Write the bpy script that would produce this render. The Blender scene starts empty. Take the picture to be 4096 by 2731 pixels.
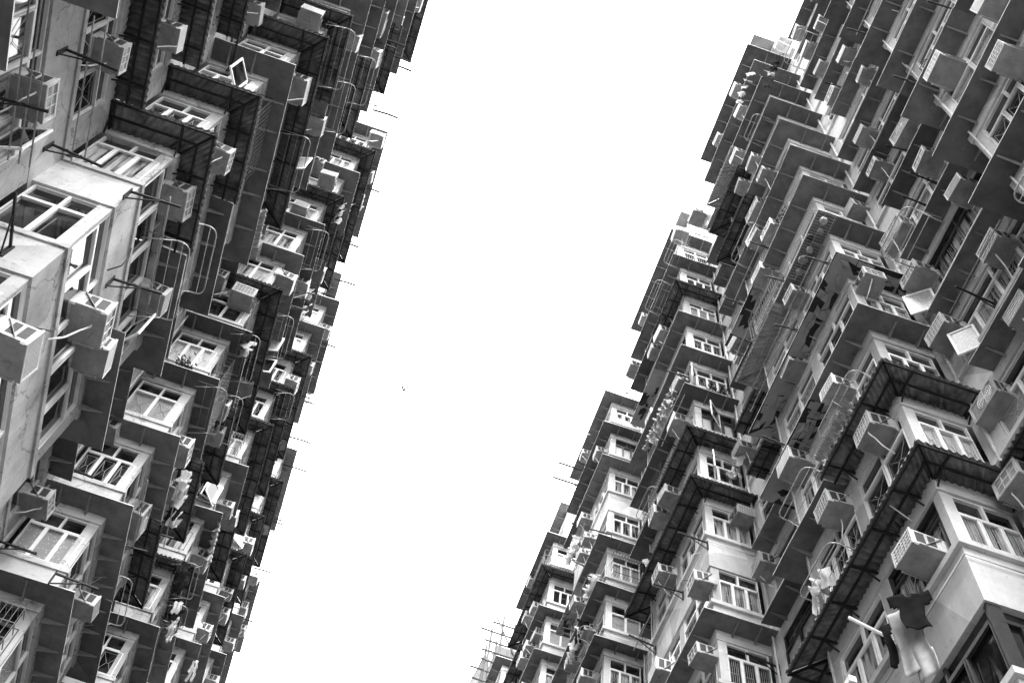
import bpy, math, random
from mathutils import Matrix, Vector

# ------------------------------------------------------------------ camera, sky, sun, exposure
H = 2.8                      # metres per storey
EYE = 1.6
scene = bpy.context.scene
COL = scene.collection

cam_data = bpy.data.cameras.new("camera")
cam = bpy.data.objects.new("camera", cam_data)
COL.objects.link(cam)
scene.camera = cam
cam_data.sensor_width = 36.0
cam_data.lens = 41.9556
cam_data.clip_start = 0.1
cam_data.clip_end = 2000.0
CR = [[0.947189, -0.307571, 0.090739], [0.315971, 0.84685, -0.427794], [0.054735, 0.433872, 0.89931]]
cam.matrix_world = Matrix((
    (CR[0][0], -CR[1][0], -CR[2][0], 0.0),
    (CR[0][1], -CR[1][1], -CR[2][1], 0.0),
    (CR[0][2], -CR[1][2], -CR[2][2], EYE),
    (0, 0, 0, 1)))

SUN_EL, SUN_AZ = math.radians(52), math.radians(180)      # light comes down the canyon from behind the camera
world = bpy.data.worlds.new("World")
scene.world = world
world.use_nodes = True
wn = world.node_tree
bg = wn.nodes["Background"]
sky = wn.nodes.new("ShaderNodeTexSky")
sky.sky_type = 'NISHITA'
sky.sun_disc = False
sky.sun_elevation = SUN_EL
sky.sun_rotation = SUN_AZ
hsv = wn.nodes.new("ShaderNodeHueSaturation")
hsv.inputs['Saturation'].default_value = 0.0
wn.links.new(sky.outputs[0], hsv.inputs['Color'])
cloud = wn.nodes.new("ShaderNodeMix")                     # bright even cloud cover over the clear sky
cloud.data_type = 'RGBA'
cloud.inputs[0].default_value = 0.85
cloud.inputs[7].default_value = (18, 18, 18, 1)
wn.links.new(hsv.outputs[0], cloud.inputs[6])
wn.links.new(cloud.outputs[2], bg.inputs['Color'])
bg.inputs['Strength'].default_value = 0.15

sun_data = bpy.data.lights.new("sun", 'SUN')
sun_data.energy = 5.0
sun_data.angle = math.radians(35)
sun_data.color = (1, 1, 1)
sun = bpy.data.objects.new("sun", sun_data)
COL.objects.link(sun)
sdir = Vector((0.04, -math.cos(SUN_EL), math.sin(SUN_EL)))
sun.rotation_euler = sdir.to_track_quat('Z', 'Y').to_euler()

scene.render.engine = 'CYCLES'
scene.view_settings.view_transform = 'Standard'
scene.view_settings.look = 'None'
scene.view_settings.exposure = 1.55
scene.view_settings.gamma = 1.0
scene.cycles.max_bounces = 8
scene.cycles.diffuse_bounces = 4
scene.cycles.glossy_bounces = 3
scene.cycles.transparent_max_bounces = 8
# ------------------------------------------------------------------ materials (all neutral greys: the photograph is monochrome)
def new_mat(name):
    m = bpy.data.materials.new(name); m.use_nodes = True
    return m, m.node_tree, m.node_tree.nodes["Principled BSDF"]

def setspec(p, v):
    p.inputs['Specular IOR Level'].default_value = v

def grey_mat(name, lo, hi, rough=0.7, scale=3.0, spec=0.3, metal=0.0, bump=0.0, stretch=(1, 1, 1), stain=None, rand=0.0, streak=None):
    """mottled grey paint or metal; stain = (colour, threshold, scale) adds blotches of dirt"""
    m, nt, p = new_mat(name)
    tc = nt.nodes.new("ShaderNodeTexCoord")
    mp = nt.nodes.new("ShaderNodeMapping"); mp.inputs['Scale'].default_value = stretch
    nt.links.new(tc.outputs['Object'], mp.inputs['Vector'])
    oi = nt.nodes.new("ShaderNodeObjectInfo")
    va = nt.nodes.new("ShaderNodeVectorMath"); va.operation = 'ADD'
    ml = nt.nodes.new("ShaderNodeMath"); ml.operation = 'MULTIPLY'; ml.inputs[1].default_value = 37.0
    nt.links.new(oi.outputs['Random'], ml.inputs[0])
    nt.links.new(mp.outputs[0], va.inputs[0]); nt.links.new(ml.outputs[0], va.inputs[1])
    n = nt.nodes.new("ShaderNodeTexNoise"); n.inputs['Scale'].default_value = scale
    n.inputs['Detail'].default_value = 7; n.inputs['Roughness'].default_value = 0.62
    nt.links.new(va.outputs[0], n.inputs['Vector'])
    r = nt.nodes.new("ShaderNodeValToRGB")
    r.color_ramp.elements[0].position = 0.3; r.color_ramp.elements[1].position = 0.7
    r.color_ramp.elements[0].color = (lo, lo, lo, 1); r.color_ramp.elements[1].color = (hi, hi, hi, 1)
    nt.links.new(n.outputs['Fac'], r.inputs[0])
    out = r.outputs[0]
    if stain:
        sc, th, ss = stain
        n2 = nt.nodes.new("ShaderNodeTexNoise"); n2.inputs['Scale'].default_value = ss
        n2.inputs['Detail'].default_value = 9; n2.inputs['Roughness'].default_value = 0.985
        nt.links.new(va.outputs[0], n2.inputs['Vector'])
        r2 = nt.nodes.new("ShaderNodeValToRGB")
        r2.color_ramp.elements[0].position = th; r2.color_ramp.elements[1].position = th + 0.07
        nt.links.new(n2.outputs['Fac'], r2.inputs[0])
        mx = nt.nodes.new("ShaderNodeMix"); mx.data_type = 'RGBA'
        nt.links.new(r2.outputs[0], mx.inputs[0]); nt.links.new(out, mx.inputs[6])
        mx.inputs[7].default_value = (sc, sc, sc, 1)
        out = mx.outputs[2]
    if streak:
        lo_, ss = streak
        mp3 = nt.nodes.new("ShaderNodeMapping"); mp3.inputs['Scale'].default_value = (1, 1, .12)
        nt.links.new(va.outputs[0], mp3.inputs['Vector'])
        n3 = nt.nodes.new("ShaderNodeTexNoise"); n3.inputs['Scale'].default_value = ss; n3.inputs['Detail'].default_value = 6; n3.inputs['Roughness'].default_value = .7
        nt.links.new(mp3.outputs[0], n3.inputs['Vector'])
        r3 = nt.nodes.new("ShaderNodeValToRGB")
        r3.color_ramp.elements[0].position = .38; r3.color_ramp.elements[0].color = (lo_, lo_, lo_, 1)
        r3.color_ramp.elements[1].position = .55; r3.color_ramp.elements[1].color = (1, 1, 1, 1)
        nt.links.new(n3.outputs['Fac'], r3.inputs[0])
        m3 = nt.nodes.new("ShaderNodeMix"); m3.data_type = 'RGBA'; m3.blend_type = 'MULTIPLY'; m3.inputs[0].default_value = 1
        nt.links.new(out, m3.inputs[6]); nt.links.new(r3.outputs[0], m3.inputs[7]); out = m3.outputs[2]
    if rand:
        h = nt.nodes.new("ShaderNodeHueSaturation")
        mr = nt.nodes.new("ShaderNodeMapRange"); mr.inputs[3].default_value = 1 - rand; mr.inputs[4].default_value = 1 + rand
        nt.links.new(oi.outputs['Random'], mr.inputs[0]); nt.links.new(mr.outputs[0], h.inputs['Value'])
        nt.links.new(out, h.inputs['Color']); out = h.outputs[0]
    nt.links.new(out, p.inputs['Base Color'])
    p.inputs['Roughness'].default_value = rough; p.inputs['Metallic'].default_value = metal
    setspec(p, spec)
    if bump:
        b = nt.nodes.new("ShaderNodeBump"); b.inputs['Strength'].default_value = bump; b.inputs['Distance'].default_value = 0.02
        nt.links.new(n.outputs['Fac'], b.inputs['Height']); nt.links.new(b.outputs[0], p.inputs['Normal'])
    return m

def weather_wall(m, cracks):
    """flats repainted in slightly different tones, patched render and hairline cracks"""
    nt = m.node_tree; p = nt.nodes["Principled BSDF"]; src = p.inputs['Base Color'].links[0].from_socket
    tc = nt.nodes.new("ShaderNodeTexCoord")
    def mul(a, b):
        x = nt.nodes.new("ShaderNodeMix"); x.data_type = 'RGBA'; x.blend_type = 'MULTIPLY'; x.inputs[0].default_value = 1
        nt.links.new(a, x.inputs[6]); nt.links.new(b, x.inputs[7]); return x.outputs[2]
    mp = nt.nodes.new("ShaderNodeMapping"); mp.inputs['Scale'].default_value = (0.001, 1 / 4.056, 1 / 2.8); mp.inputs['Location'].default_value = (0, 3.3, .55)
    nt.links.new(tc.outputs['Object'], mp.inputs['Vector'])
    fl = nt.nodes.new("ShaderNodeVectorMath"); fl.operation = 'FLOOR'; nt.links.new(mp.outputs[0], fl.inputs[0])
    wn_ = nt.nodes.new("ShaderNodeTexWhiteNoise"); nt.links.new(fl.outputs[0], wn_.inputs['Vector'])
    r = nt.nodes.new("ShaderNodeValToRGB"); r.color_ramp.elements[0].color = (.72,) * 3 + (1,); r.color_ramp.elements[1].color = (1.0,) * 3 + (1,)
    nt.links.new(wn_.outputs['Value'], r.inputs[0]); out = mul(src, r.outputs[0])
    v = nt.nodes.new("ShaderNodeTexVoronoi"); v.inputs['Scale'].default_value = .55; nt.links.new(tc.outputs['Object'], v.inputs['Vector'])
    bw = nt.nodes.new("ShaderNodeRGBToBW"); nt.links.new(v.outputs['Color'], bw.inputs[0])
    r = nt.nodes.new("ShaderNodeValToRGB"); r.color_ramp.interpolation = 'CONSTANT'
    r.color_ramp.elements[0].color = (.74,) * 3 + (1,); r.color_ramp.elements[1].color = (1,) * 3 + (1,); r.color_ramp.elements[1].position = .38
    nt.links.new(bw.outputs[0], r.inputs[0]); out = mul(out, r.outputs[0])
    # small pits and spatters
    n = nt.nodes.new("ShaderNodeTexNoise"); n.inputs['Scale'].default_value = 9; n.inputs['Detail'].default_value = 8; n.inputs['Roughness'].default_value = .8
    nt.links.new(tc.outputs['Object'], n.inputs['Vector'])
    r = nt.nodes.new("ShaderNodeValToRGB"); r.color_ramp.elements[0].position = .34; r.color_ramp.elements[0].color = (.45,) * 3 + (1,)
    r.color_ramp.elements[1].position = .42; r.color_ramp.elements[1].color = (1,) * 3 + (1,)
    nt.links.new(n.outputs['Fac'], r.inputs[0]); out = mul(out, r.outputs[0])
    if cracks:
        nz = nt.nodes.new("ShaderNodeTexNoise"); nz.inputs['Scale'].default_value = 1.5; nz.inputs['Detail'].default_value = 5
        nt.links.new(tc.outputs['Object'], nz.inputs['Vector'])
        ad = nt.nodes.new("ShaderNodeVectorMath"); ad.operation = 'ADD'; nt.links.new(tc.outputs['Object'], ad.inputs[0]); nt.links.new(nz.outputs['Color'], ad.inputs[1])
        v = nt.nodes.new("ShaderNodeTexVoronoi"); v.feature = 'DISTANCE_TO_EDGE'; v.inputs['Scale'].default_value = .7; nt.links.new(ad.outputs[0], v.inputs['Vector'])
        r = nt.nodes.new("ShaderNodeValToRGB"); r.color_ramp.elements[0].position = .004; r.color_ramp.elements[0].color = (.55,) * 3 + (1,)
        r.color_ramp.elements[1].position = .010; r.color_ramp.elements[1].color = (1,) * 3 + (1,)
        nt.links.new(v.outputs['Distance'], r.inputs[0]); out = mul(out, r.outputs[0])
    nt.links.new(out, p.inputs['Base Color'])

def glass_mat(name, kind):
    m, nt, p = new_mat(name)
    tc = nt.nodes.new("ShaderNodeTexCoord"); oi = nt.nodes.new("ShaderNodeObjectInfo")
    ml = nt.nodes.new("ShaderNodeMath"); ml.operation = 'MULTIPLY'; ml.inputs[1].default_value = 53.0
    nt.links.new(oi.outputs['Random'], ml.inputs[0])
    va = nt.nodes.new("ShaderNodeVectorMath"); va.operation = 'ADD'
    nt.links.new(tc.outputs['Object'], va.inputs[0]); nt.links.new(ml.outputs[0], va.inputs[1])
    r = nt.nodes.new("ShaderNodeValToRGB"); e = r.color_ramp.elements
    if kind == 'dark':
        n = nt.nodes.new("ShaderNodeTexNoise"); n.inputs['Scale'].default_value = 2.3; n.inputs['Detail'].default_value = 4
        nt.links.new(va.outputs[0], n.inputs['Vector'])
        e[0].position = 0.42; e[0].color = (.004,) * 3 + (1,); e[1].position = 0.75; e[1].color = (.06,) * 3 + (1,)
        nt.links.new(n.outputs['Fac'], r.inputs[0])
    elif kind == 'curtain':
        mp = nt.nodes.new("ShaderNodeMapping"); mp.inputs['Scale'].default_value = (1, 1, 0.08)
        nt.links.new(va.outputs[0], mp.inputs['Vector'])
        w = nt.nodes.new("ShaderNodeTexNoise"); w.inputs['Scale'].default_value = 11; w.inputs['Detail'].default_value = 3
        nt.links.new(mp.outputs[0], w.inputs['Vector'])
        e[0].position = 0.4; e[0].color = (.015,) * 3 + (1,); e[1].position = 0.62; e[1].color = (.45,) * 3 + (1,)
        nt.links.new(w.outputs['Fac'], r.inputs[0])
    elif kind == 'frosted':
        n = nt.nodes.new("ShaderNodeTexVoronoi"); n.inputs['Scale'].default_value = 16
        nt.links.new(va.outputs[0], n.inputs['Vector'])
        e[0].position = 0.1; e[0].color = (.5,) * 3 + (1,); e[1].position = 0.35; e[1].color = (.26,) * 3 + (1,)
        nt.links.new(n.outputs['Distance'], r.inputs[0])
    elif kind == 'blind':
        w = nt.nodes.new("ShaderNodeTexWave"); w.bands_direction = 'Z'; w.inputs['Scale'].default_value = 6; w.inputs['Distortion'].default_value = .4
        nt.links.new(va.outputs[0], w.inputs['Vector'])
        e[0].color = (.30,) * 3 + (1,); e[1].color = (.66,) * 3 + (1,); nt.links.new(w.outputs['Fac'], r.inputs[0])
    else:
        e[0].color = (.005,) * 3 + (1,); e[1].color = (.018,) * 3 + (1,)
        n = nt.nodes.new("ShaderNodeTexNoise"); n.inputs['Scale'].default_value = 1.3
        nt.links.new(va.outputs[0], n.inputs['Vector']); nt.links.new(n.outputs['Fac'], r.inputs[0])
    nt.links.new(r.outputs[0], p.inputs['Base Color'])
    p.inputs['Roughness'].default_value = 0.04 if kind != 'frosted' else 0.25
    p.inputs['IOR'].default_value = 1.5; setspec(p, 0.5)
    nb = nt.nodes.new("ShaderNodeTexNoise"); nb.inputs['Scale'].default_value = 1.1
    nt.links.new(va.outputs[0], nb.inputs['Vector'])
    b = nt.nodes.new("ShaderNodeBump"); b.inputs['Strength'].default_value = 0.06; b.inputs['Distance'].default_value = 0.05
    nt.links.new(nb.outputs['Fac'], b.inputs['Height']); nt.links.new(b.outputs[0], p.inputs['Normal'])
    return m

M = {
    'wallR': grey_mat('painted_wall', .58, .80, .85, 1.6, .2, bump=.25, stain=(.30, .66, 1.1), streak=(.86, 1.6)),
    'wallL': grey_mat('stained_wall', .42, .74, .9, 1.1, .2, bump=.7, stain=(.12, .565, 1.3), streak=(.82, 1.3)),
    'ledge': grey_mat('ledge_paint', .52, .74, .8, 4, .2, bump=.2, stain=(.2, .66, 3)),
    'canopy': grey_mat('grey_canopy_board', .09, .16, .75, 2.0, .25, bump=.1, stain=(.06, .62, 1.2), rand=.32, streak=(.8, 3)),
    'lit_rim': grey_mat('canopy_edge_skylit', .42, .6, .6, 5, .3),  # skylight on the canopy's outer edge, painted in as a paler colour
    'bracket': grey_mat('canopy_bracket_paint', .17, .26, .7, 5, .25),
    'torn': grey_mat('cracked_canopy_skin', .22, .30, .9, 3, .15, bump=.3),
    'rot': grey_mat('rotten_board', .02, .05, .9, 3, .1),
    'black': grey_mat('black_steel', .010, .022, .7, 20, .25),
    'corr': grey_mat('weathered_corrugated_sheet', .04, .22, .7, 3.5, .3, bump=.2, stretch=(1, 1, 1), stain=(.03, .6, 6), rand=.25),
    'corrlight': grey_mat('pale_corrugated_sheet', .32, .42, .6, 3, .3, stain=(.2, .66, 4)),
    'frame': grey_mat('aluminium_window_frame', .68, .82, .45, 6, .5, rand=.1),
    'darkframe': grey_mat('dark_window_frame', .02, .04, .5, 6, .4),
    'grille': grey_mat('painted_window_grille', .25, .4, .5, 6, .4),
    'casing': grey_mat('air_conditioner_casing', .42, .68, .55, 5, .4, stain=(.16, .6, 3), rand=.28, streak=(.7, 6)),
    'pan': grey_mat('air_conditioner_base_pan', .16, .30, .6, 4, .3, stain=(.12, .63, 5), rand=.15),
    'louvre': grey_mat('louvre_slots', .03, .06, .6, 30, .3),
    'fin': grey_mat('condenser_fins', .16, .40, .6, 9, .3, rand=.3),
    'steel': grey_mat('galvanised_tube', .18, .36, .4, 12, .5, metal=.3),
    'hose': grey_mat('white_hose', .6, .75, .6, 12, .4),
    'clothw': grey_mat('white_cloth', .24, .4, .9, 5, .1),
    'clothg': grey_mat('grey_cloth', .18, .4, .9, 6, .1, rand=.5),
    'clothk': grey_mat('black_cloth', .003, .010, .95, 6, .05),
    'cloths': grey_mat('patterned_cloth', .04, .7, .9, 14, .1, rand=.2),
    'ground': grey_mat('concrete_ground', .08, .12, .9, 1, .2),
    'bamboo': grey_mat('bamboo', .02, .06, .7, 8, .2),
    'net': grey_mat('scaffold_netting', .10, .15, .9, 8, .1),
    'leaf': grey_mat('potted_leaves', .05, .12, .7, 8, .2),
    'bird': grey_mat('dark_plumage', .03, .06, .8, 8, .2),
    'tower_wall': grey_mat('far_tower_render', .07, .09, .9, .3, .1),  # the far tower's own near-even dark grey
    'lamp': grey_mat('white_plastic', .7, .85, .4, 8, .4),
}
for k in ('dark', 'curtain', 'frosted', 'mirror', 'blind'):
    M['g_' + k] = glass_mat('window_glass_' + k, k)

weather_wall(M['wallR'], False); weather_wall(M['wallL'], True)
# netting lets some light through
nt = M['net'].node_tree; p = nt.nodes["Principled BSDF"]; p.inputs['Alpha'].default_value = 0.985

# curtain of one pane reads in two tones; sheets get streaks running down the slope
# ------------------------------------------------------------------ mesh builder
class MB:
    def __init__(self):
        self.v = []; self.f = []; self.m = []
    def add(self, verts, faces, mi=0):
        o = len(self.v); self.v += [tuple(a) for a in verts]
        self.f += [tuple(i + o for i in fc) for fc in faces]; self.m += [mi] * len(faces)
    def box(self, x0, x1, y0, y1, z0, z1, mi=0):
        self.add([(x0, y0, z0), (x1, y0, z0), (x1, y1, z0), (x0, y1, z0), (x0, y0, z1), (x1, y0, z1), (x1, y1, z1), (x0, y1, z1)],
                 [(0, 3, 2, 1), (4, 5, 6, 7), (0, 1, 5, 4), (1, 2, 6, 5), (2, 3, 7, 6), (3, 0, 4, 7)], mi)
    def bar(self, a, b, w, t=None, mi=0, up=(0, 0, 1)):
        a = Vector(a); b = Vector(b); d = (b - a)
        if d.length < 1e-6: return
        d.normalize(); u = Vector(up)
        if abs(d.dot(u)) > .98: u = Vector((1, 0, 0))
        s = d.cross(u).normalized(); n = s.cross(d).normalized(); t = t or w
        q = []
        for p in (a, b):
            for i, j in ((-1, -1), (1, -1), (1, 1), (-1, 1)): q.append(p + s * (i * w / 2) + n * (j * t / 2))
        self.add(q, [(3, 2, 1, 0), (4, 5, 6, 7), (0, 1, 5, 4), (1, 2, 6, 5), (2, 3, 7, 6), (3, 0, 4, 7)], mi)
    def tube(self, pts, r, n=6, mi=0):
        pts = [Vector(p) for p in pts]; rings = []
        for i, p in enumerate(pts):
            d = (pts[min(i + 1, len(pts) - 1)] - pts[max(i - 1, 0)]).normalized()
            u = Vector((0, 0, 1)) if abs(d.z) < .9 else Vector((1, 0, 0))
            s = d.cross(u).normalized(); t = s.cross(d)
            rings.append([p + s * (r * math.cos(2 * math.pi * k / n)) + t * (r * math.sin(2 * math.pi * k / n)) for k in range(n)])
        vs = [q for rg in rings for q in rg]; fs = []
        for i in range(len(pts) - 1):
            for k in range(n):
                a = i * n + k; b = i * n + (k + 1) % n
                fs.append((a, b, b + n, a + n))
        fs.append(tuple(range(n - 1, -1, -1))); fs.append(tuple((len(pts) - 1) * n + k for k in range(n)))
        self.add(vs, fs, mi)
    def xf(self, mat, src):
        o = len(self.v); self.v += [tuple(mat @ Vector(v)) for v in src.v]
        self.f += [tuple(i + o for i in fc) for fc in src.f]; self.m += src.m
    def mesh(self, name, mats, smooth=False):
        me = bpy.data.meshes.new(name); me.from_pydata(self.v, [], self.f)
        for mt in mats: me.materials.append(mt)
        if len(mats) > 1: me.polygons.foreach_set('material_index', self.m)
        if smooth: me.polygons.foreach_set('use_smooth', [True] * len(self.f))
        me.update(); return me

def link(name, me, parent=None, mw=None):
    o = bpy.data.objects.new(name, me); COL.objects.link(o)
    if mw is not None: o.matrix_local = mw
    if parent is not None: o.parent = parent
    return o
def tag(o, label=None, cat=None, group=None, kind=None):
    if label: o['label'] = label
    if cat: o['category'] = cat
    if group: o['group'] = group
    if kind: o['kind'] = kind
    return o
def copy_tree(o, parent=None):
    c = o.copy(); COL.objects.link(c)
    if parent is not None: c.parent = parent
    for ch in o.children: copy_tree(ch, c)
    return c

# ------------------------------------------------------------------ layout of the two blocks, in storeys
PER, Y0, BL, OH = 2.897, -0.035, 1.41, 0.175
XF = {'R': 2.878, 'L': 1.915}
XW = {'R': 3.36, 'L': 2.385}
SG = {'R': 1, 'L': -1}
WTOP = {'R': 0.875, 'L': 0.90}
LED = 0.36
NMIN, NMAX = -1, 7
def Yn(n): return Y0 + PER * n
def P3(x, y, z): return Vector((x * H, y * H, z * H + EYE))
def frame(side, face, pos, z):
    """matrix whose x runs along the facade, y points out of the wall, z up; origin on the wall plane"""
    s = SG[side]
    if face == 'F': o = Vector((-s, 0, 0)); p = P3(s * XF[side], pos, z)
    elif face == 'W': o = Vector((-s, 0, 0)); p = P3(s * XW[side], pos, z)
    elif face[0] == 'X': o = Vector((0, -1, 0)); p = P3(s * pos, Yn(int(face[1:])), z)
    elif face[0] == 'S': o = Vector((0, 1, 0)); p = P3(s * pos, Yn(int(face[1:])) + BL, z)
    a = o.cross(Vector((0, 0, 1)))
    return Matrix(((a.x, o.x, 0, p.x), (a.y, o.y, 0, p.y), (0, 0, 1, p.z), (0, 0, 0, 1)))

CM = Matrix(((CR[0][0], CR[0][1], CR[0][2]), (CR[1][0], CR[1][1], CR[1][2]), (CR[2][0], CR[2][1], CR[2][2])))
def weight(x, y, z):
    """how large a thing at this place shows in the photograph (0 = out of frame); used only to choose which repeats are parts of their own"""
    c = CM @ Vector((x, y, z))
    if c.z <= 0: return 0
    u, v = c.x / c.z, c.y / c.z
    if abs(u) > .46 or abs(v) > .32: return 0.0001 / c.length
    return 1 / c.length

# ------------------------------------------------------------------ the setting: ground
g = MB(); g.box(-400, 400, -400, 400, -0.5, 0)
tag(link('ground', g.mesh('ground', [M['ground']])), kind='structure')

blocks = {}
for side in 'RL':
    b = bpy.data.objects.new('apartment_block', None); COL.objects.link(b)
    b.location = (SG[side] * XW[side] * H, Yn(2) * H, 0)
    blocks[side] = b
tag(blocks['R'], 'pale dense high-rise block on the right with stepped bays and grey canopies at every storey', 'building')
tag(blocks['L'], 'stained dense high-rise block on the left with stepped bays, nearest walls bare of canopies', 'building')
def bpart(side, name, me, mw=None):
    """a part of a block: placed in world space, parented to the block"""
    b = blocks[side]
    o = bpy.data.objects.new(name, me); COL.objects.link(o); o.parent = b
    inv = Matrix.Translation(-b.location)
    o.matrix_local = inv @ (mw if mw is not None else Matrix.Identity(4))
    return o

TOPK = {'R': 17, 'L': 17}
SETB = {'R': (1, 2, 4), 'L': (1, 3)}          # bays that carry one more, set back storey
# walls -------------------------------------------------------------
def build_walls(side):
    s = SG[side]; w = MB()
    T = .09                                      # wall thickness in storeys
    xf, xw = XF[side], XW[side]
    def wb(mb, xa, xb, ya, yb, za, zb):
        x0, x1 = sorted((s * xa * H, s * xb * H))
        mb.box(x0, x1, ya * H, yb * H, za * H + EYE, zb * H + EYE)
    wt = WTOP[side]
    z_lo = -EYE / H
    dk = MB()
    for n in range(NMIN, NMAX + 1):
        y0, y1, y2 = Yn(n), Yn(n) + BL, Yn(n + 1)
        for k in range(1, TOPK[side] + 1):
            # band between window rows: lintel of the storey below + spandrel of this one
            za = (k - 1) - (1 - wt); zb = (k - 1) + LED
            low = side == 'L' and n == 1 and k <= 7 or side == 'R' and n == 1 and k <= 5
            if low: za = (k - 1) - .05
            if k == 1: za = z_lo
            wb(w, xf, xf + T, y0, y1, za, zb)                  # front
            wb(w, xf + T, xw, y0, y0 + T, za, zb)              # side towards the camera
            wb(w, xf + T, xw, y1 - T, y1, za, zb)              # far side
            wb(w, xw, xw + T, y1 - T, y2 + T, za, zb)          # recess
            # posts and solid pieces between the openings
            pa, pb = zb, k - (1 - wt) if not low else k - .05
            cp = .075 if side == 'R' else .035
            tint = side == 'R' and low
            wp = dk if tint else w
            if tint: cp = .03
            wb(wp, xf + .012, xf + T, y0 + .012, y0 + cp, pa, pb)
            wb(wp, xf + .012, xf + T, y1 - .10, y1 - .012, pa, pb)
            wb(w, xf + T, xw, y1 - T, y1 - .012, pa, pb)       # far side is solid here
            wb(w, xw + .004, xw + T, y1, y1 + .22, pa, pb)
            wb(w, xw + .004, xw + T, y2 - .20, y2, pa, pb)
            if not low: wb(wp, xf + .012, xf + T, y0 + BL * .5 - .05, y0 + BL * .5 + .05, pa, pb)
            # ledge under the windows
            e = .028 if side == 'R' else .012
            wb(w, xf - e, xf - .001, y0 - e, y1 + e, zb - .045, zb)
            wb(w, xf, xw - .002, y0 - e, y0 - .001, zb - .045, zb)
            wb(w, xw - e, xw - .001, y1 + e + .01, y2 - e - .01, zb - .045, zb)
        z = TOPK[side]
        wb(w, xf, xf + T, y0, y1, z - (1 - wt), z); wb(w, xf + T, xw, y0, y0 + T, z - (1 - wt), z)
        wb(w, xf + T, xw, y1 - T, y1, z - (1 - wt), z); wb(w, xw, xw + T, y1 - T, y2 + T, z - (1 - wt), z)
        if n in SETB[side]:                                    # top storey, set back
            q = .19
            wb(w, xf + q, xf + q + T, y0 + .01, y1 - .01, z, z + .37); wb(w, xf + q + T, xw + .3, y0 + .01, y0 + T, z, z + .37)
            wb(w, xf + q, xf + q + T, y0 + .01, y1 - .01, z + .82, z + 1); wb(w, xf + q + T, xw + .3, y0 + .01, y0 + T, z + .82, z + 1)
            wb(w, xf + q + .01, xf + q + T, y0 + .02, y0 + .16, z + .37, z + .82)
            wb(w, xf + q + .01, xf + q + T, y1 - .4, y1 - .02, z + .37, z + .82)
        # roof slab per bay
        wb(w, xf + T, xw + T, y0 + T, y1 - T, z - .06, z - .01)
    ya, yb = Yn(NMIN) - .3, Yn(NMAX + 1) + .3
    wb(w, xw + T + .13, xw + 4.5, ya, yb, z_lo, TOPK[side] - .02)     # the mass of the block behind the rooms
    for n in range(NMIN, NMAX + 1):
        for k in range(0, TOPK[side]):                         # floor slabs closing the rooms
            wb(w, xf + T, xw + T + .13, Yn(n) + T, Yn(n) + BL - T, k - .1, k - .04)
            wb(w, xw + T, xw + T + .13, Yn(n) + BL, Yn(n + 1), k - .1, k - .04)
    o = len(w.m); w.xf(Matrix.Identity(4), dk); w.m[o:] = [1] * (len(w.m) - o)
    bpart(side, 'wall', w.mesh('wall', [M['wall' + side], M['darkframe']]))
for side in 'RL': build_walls(side)

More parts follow.
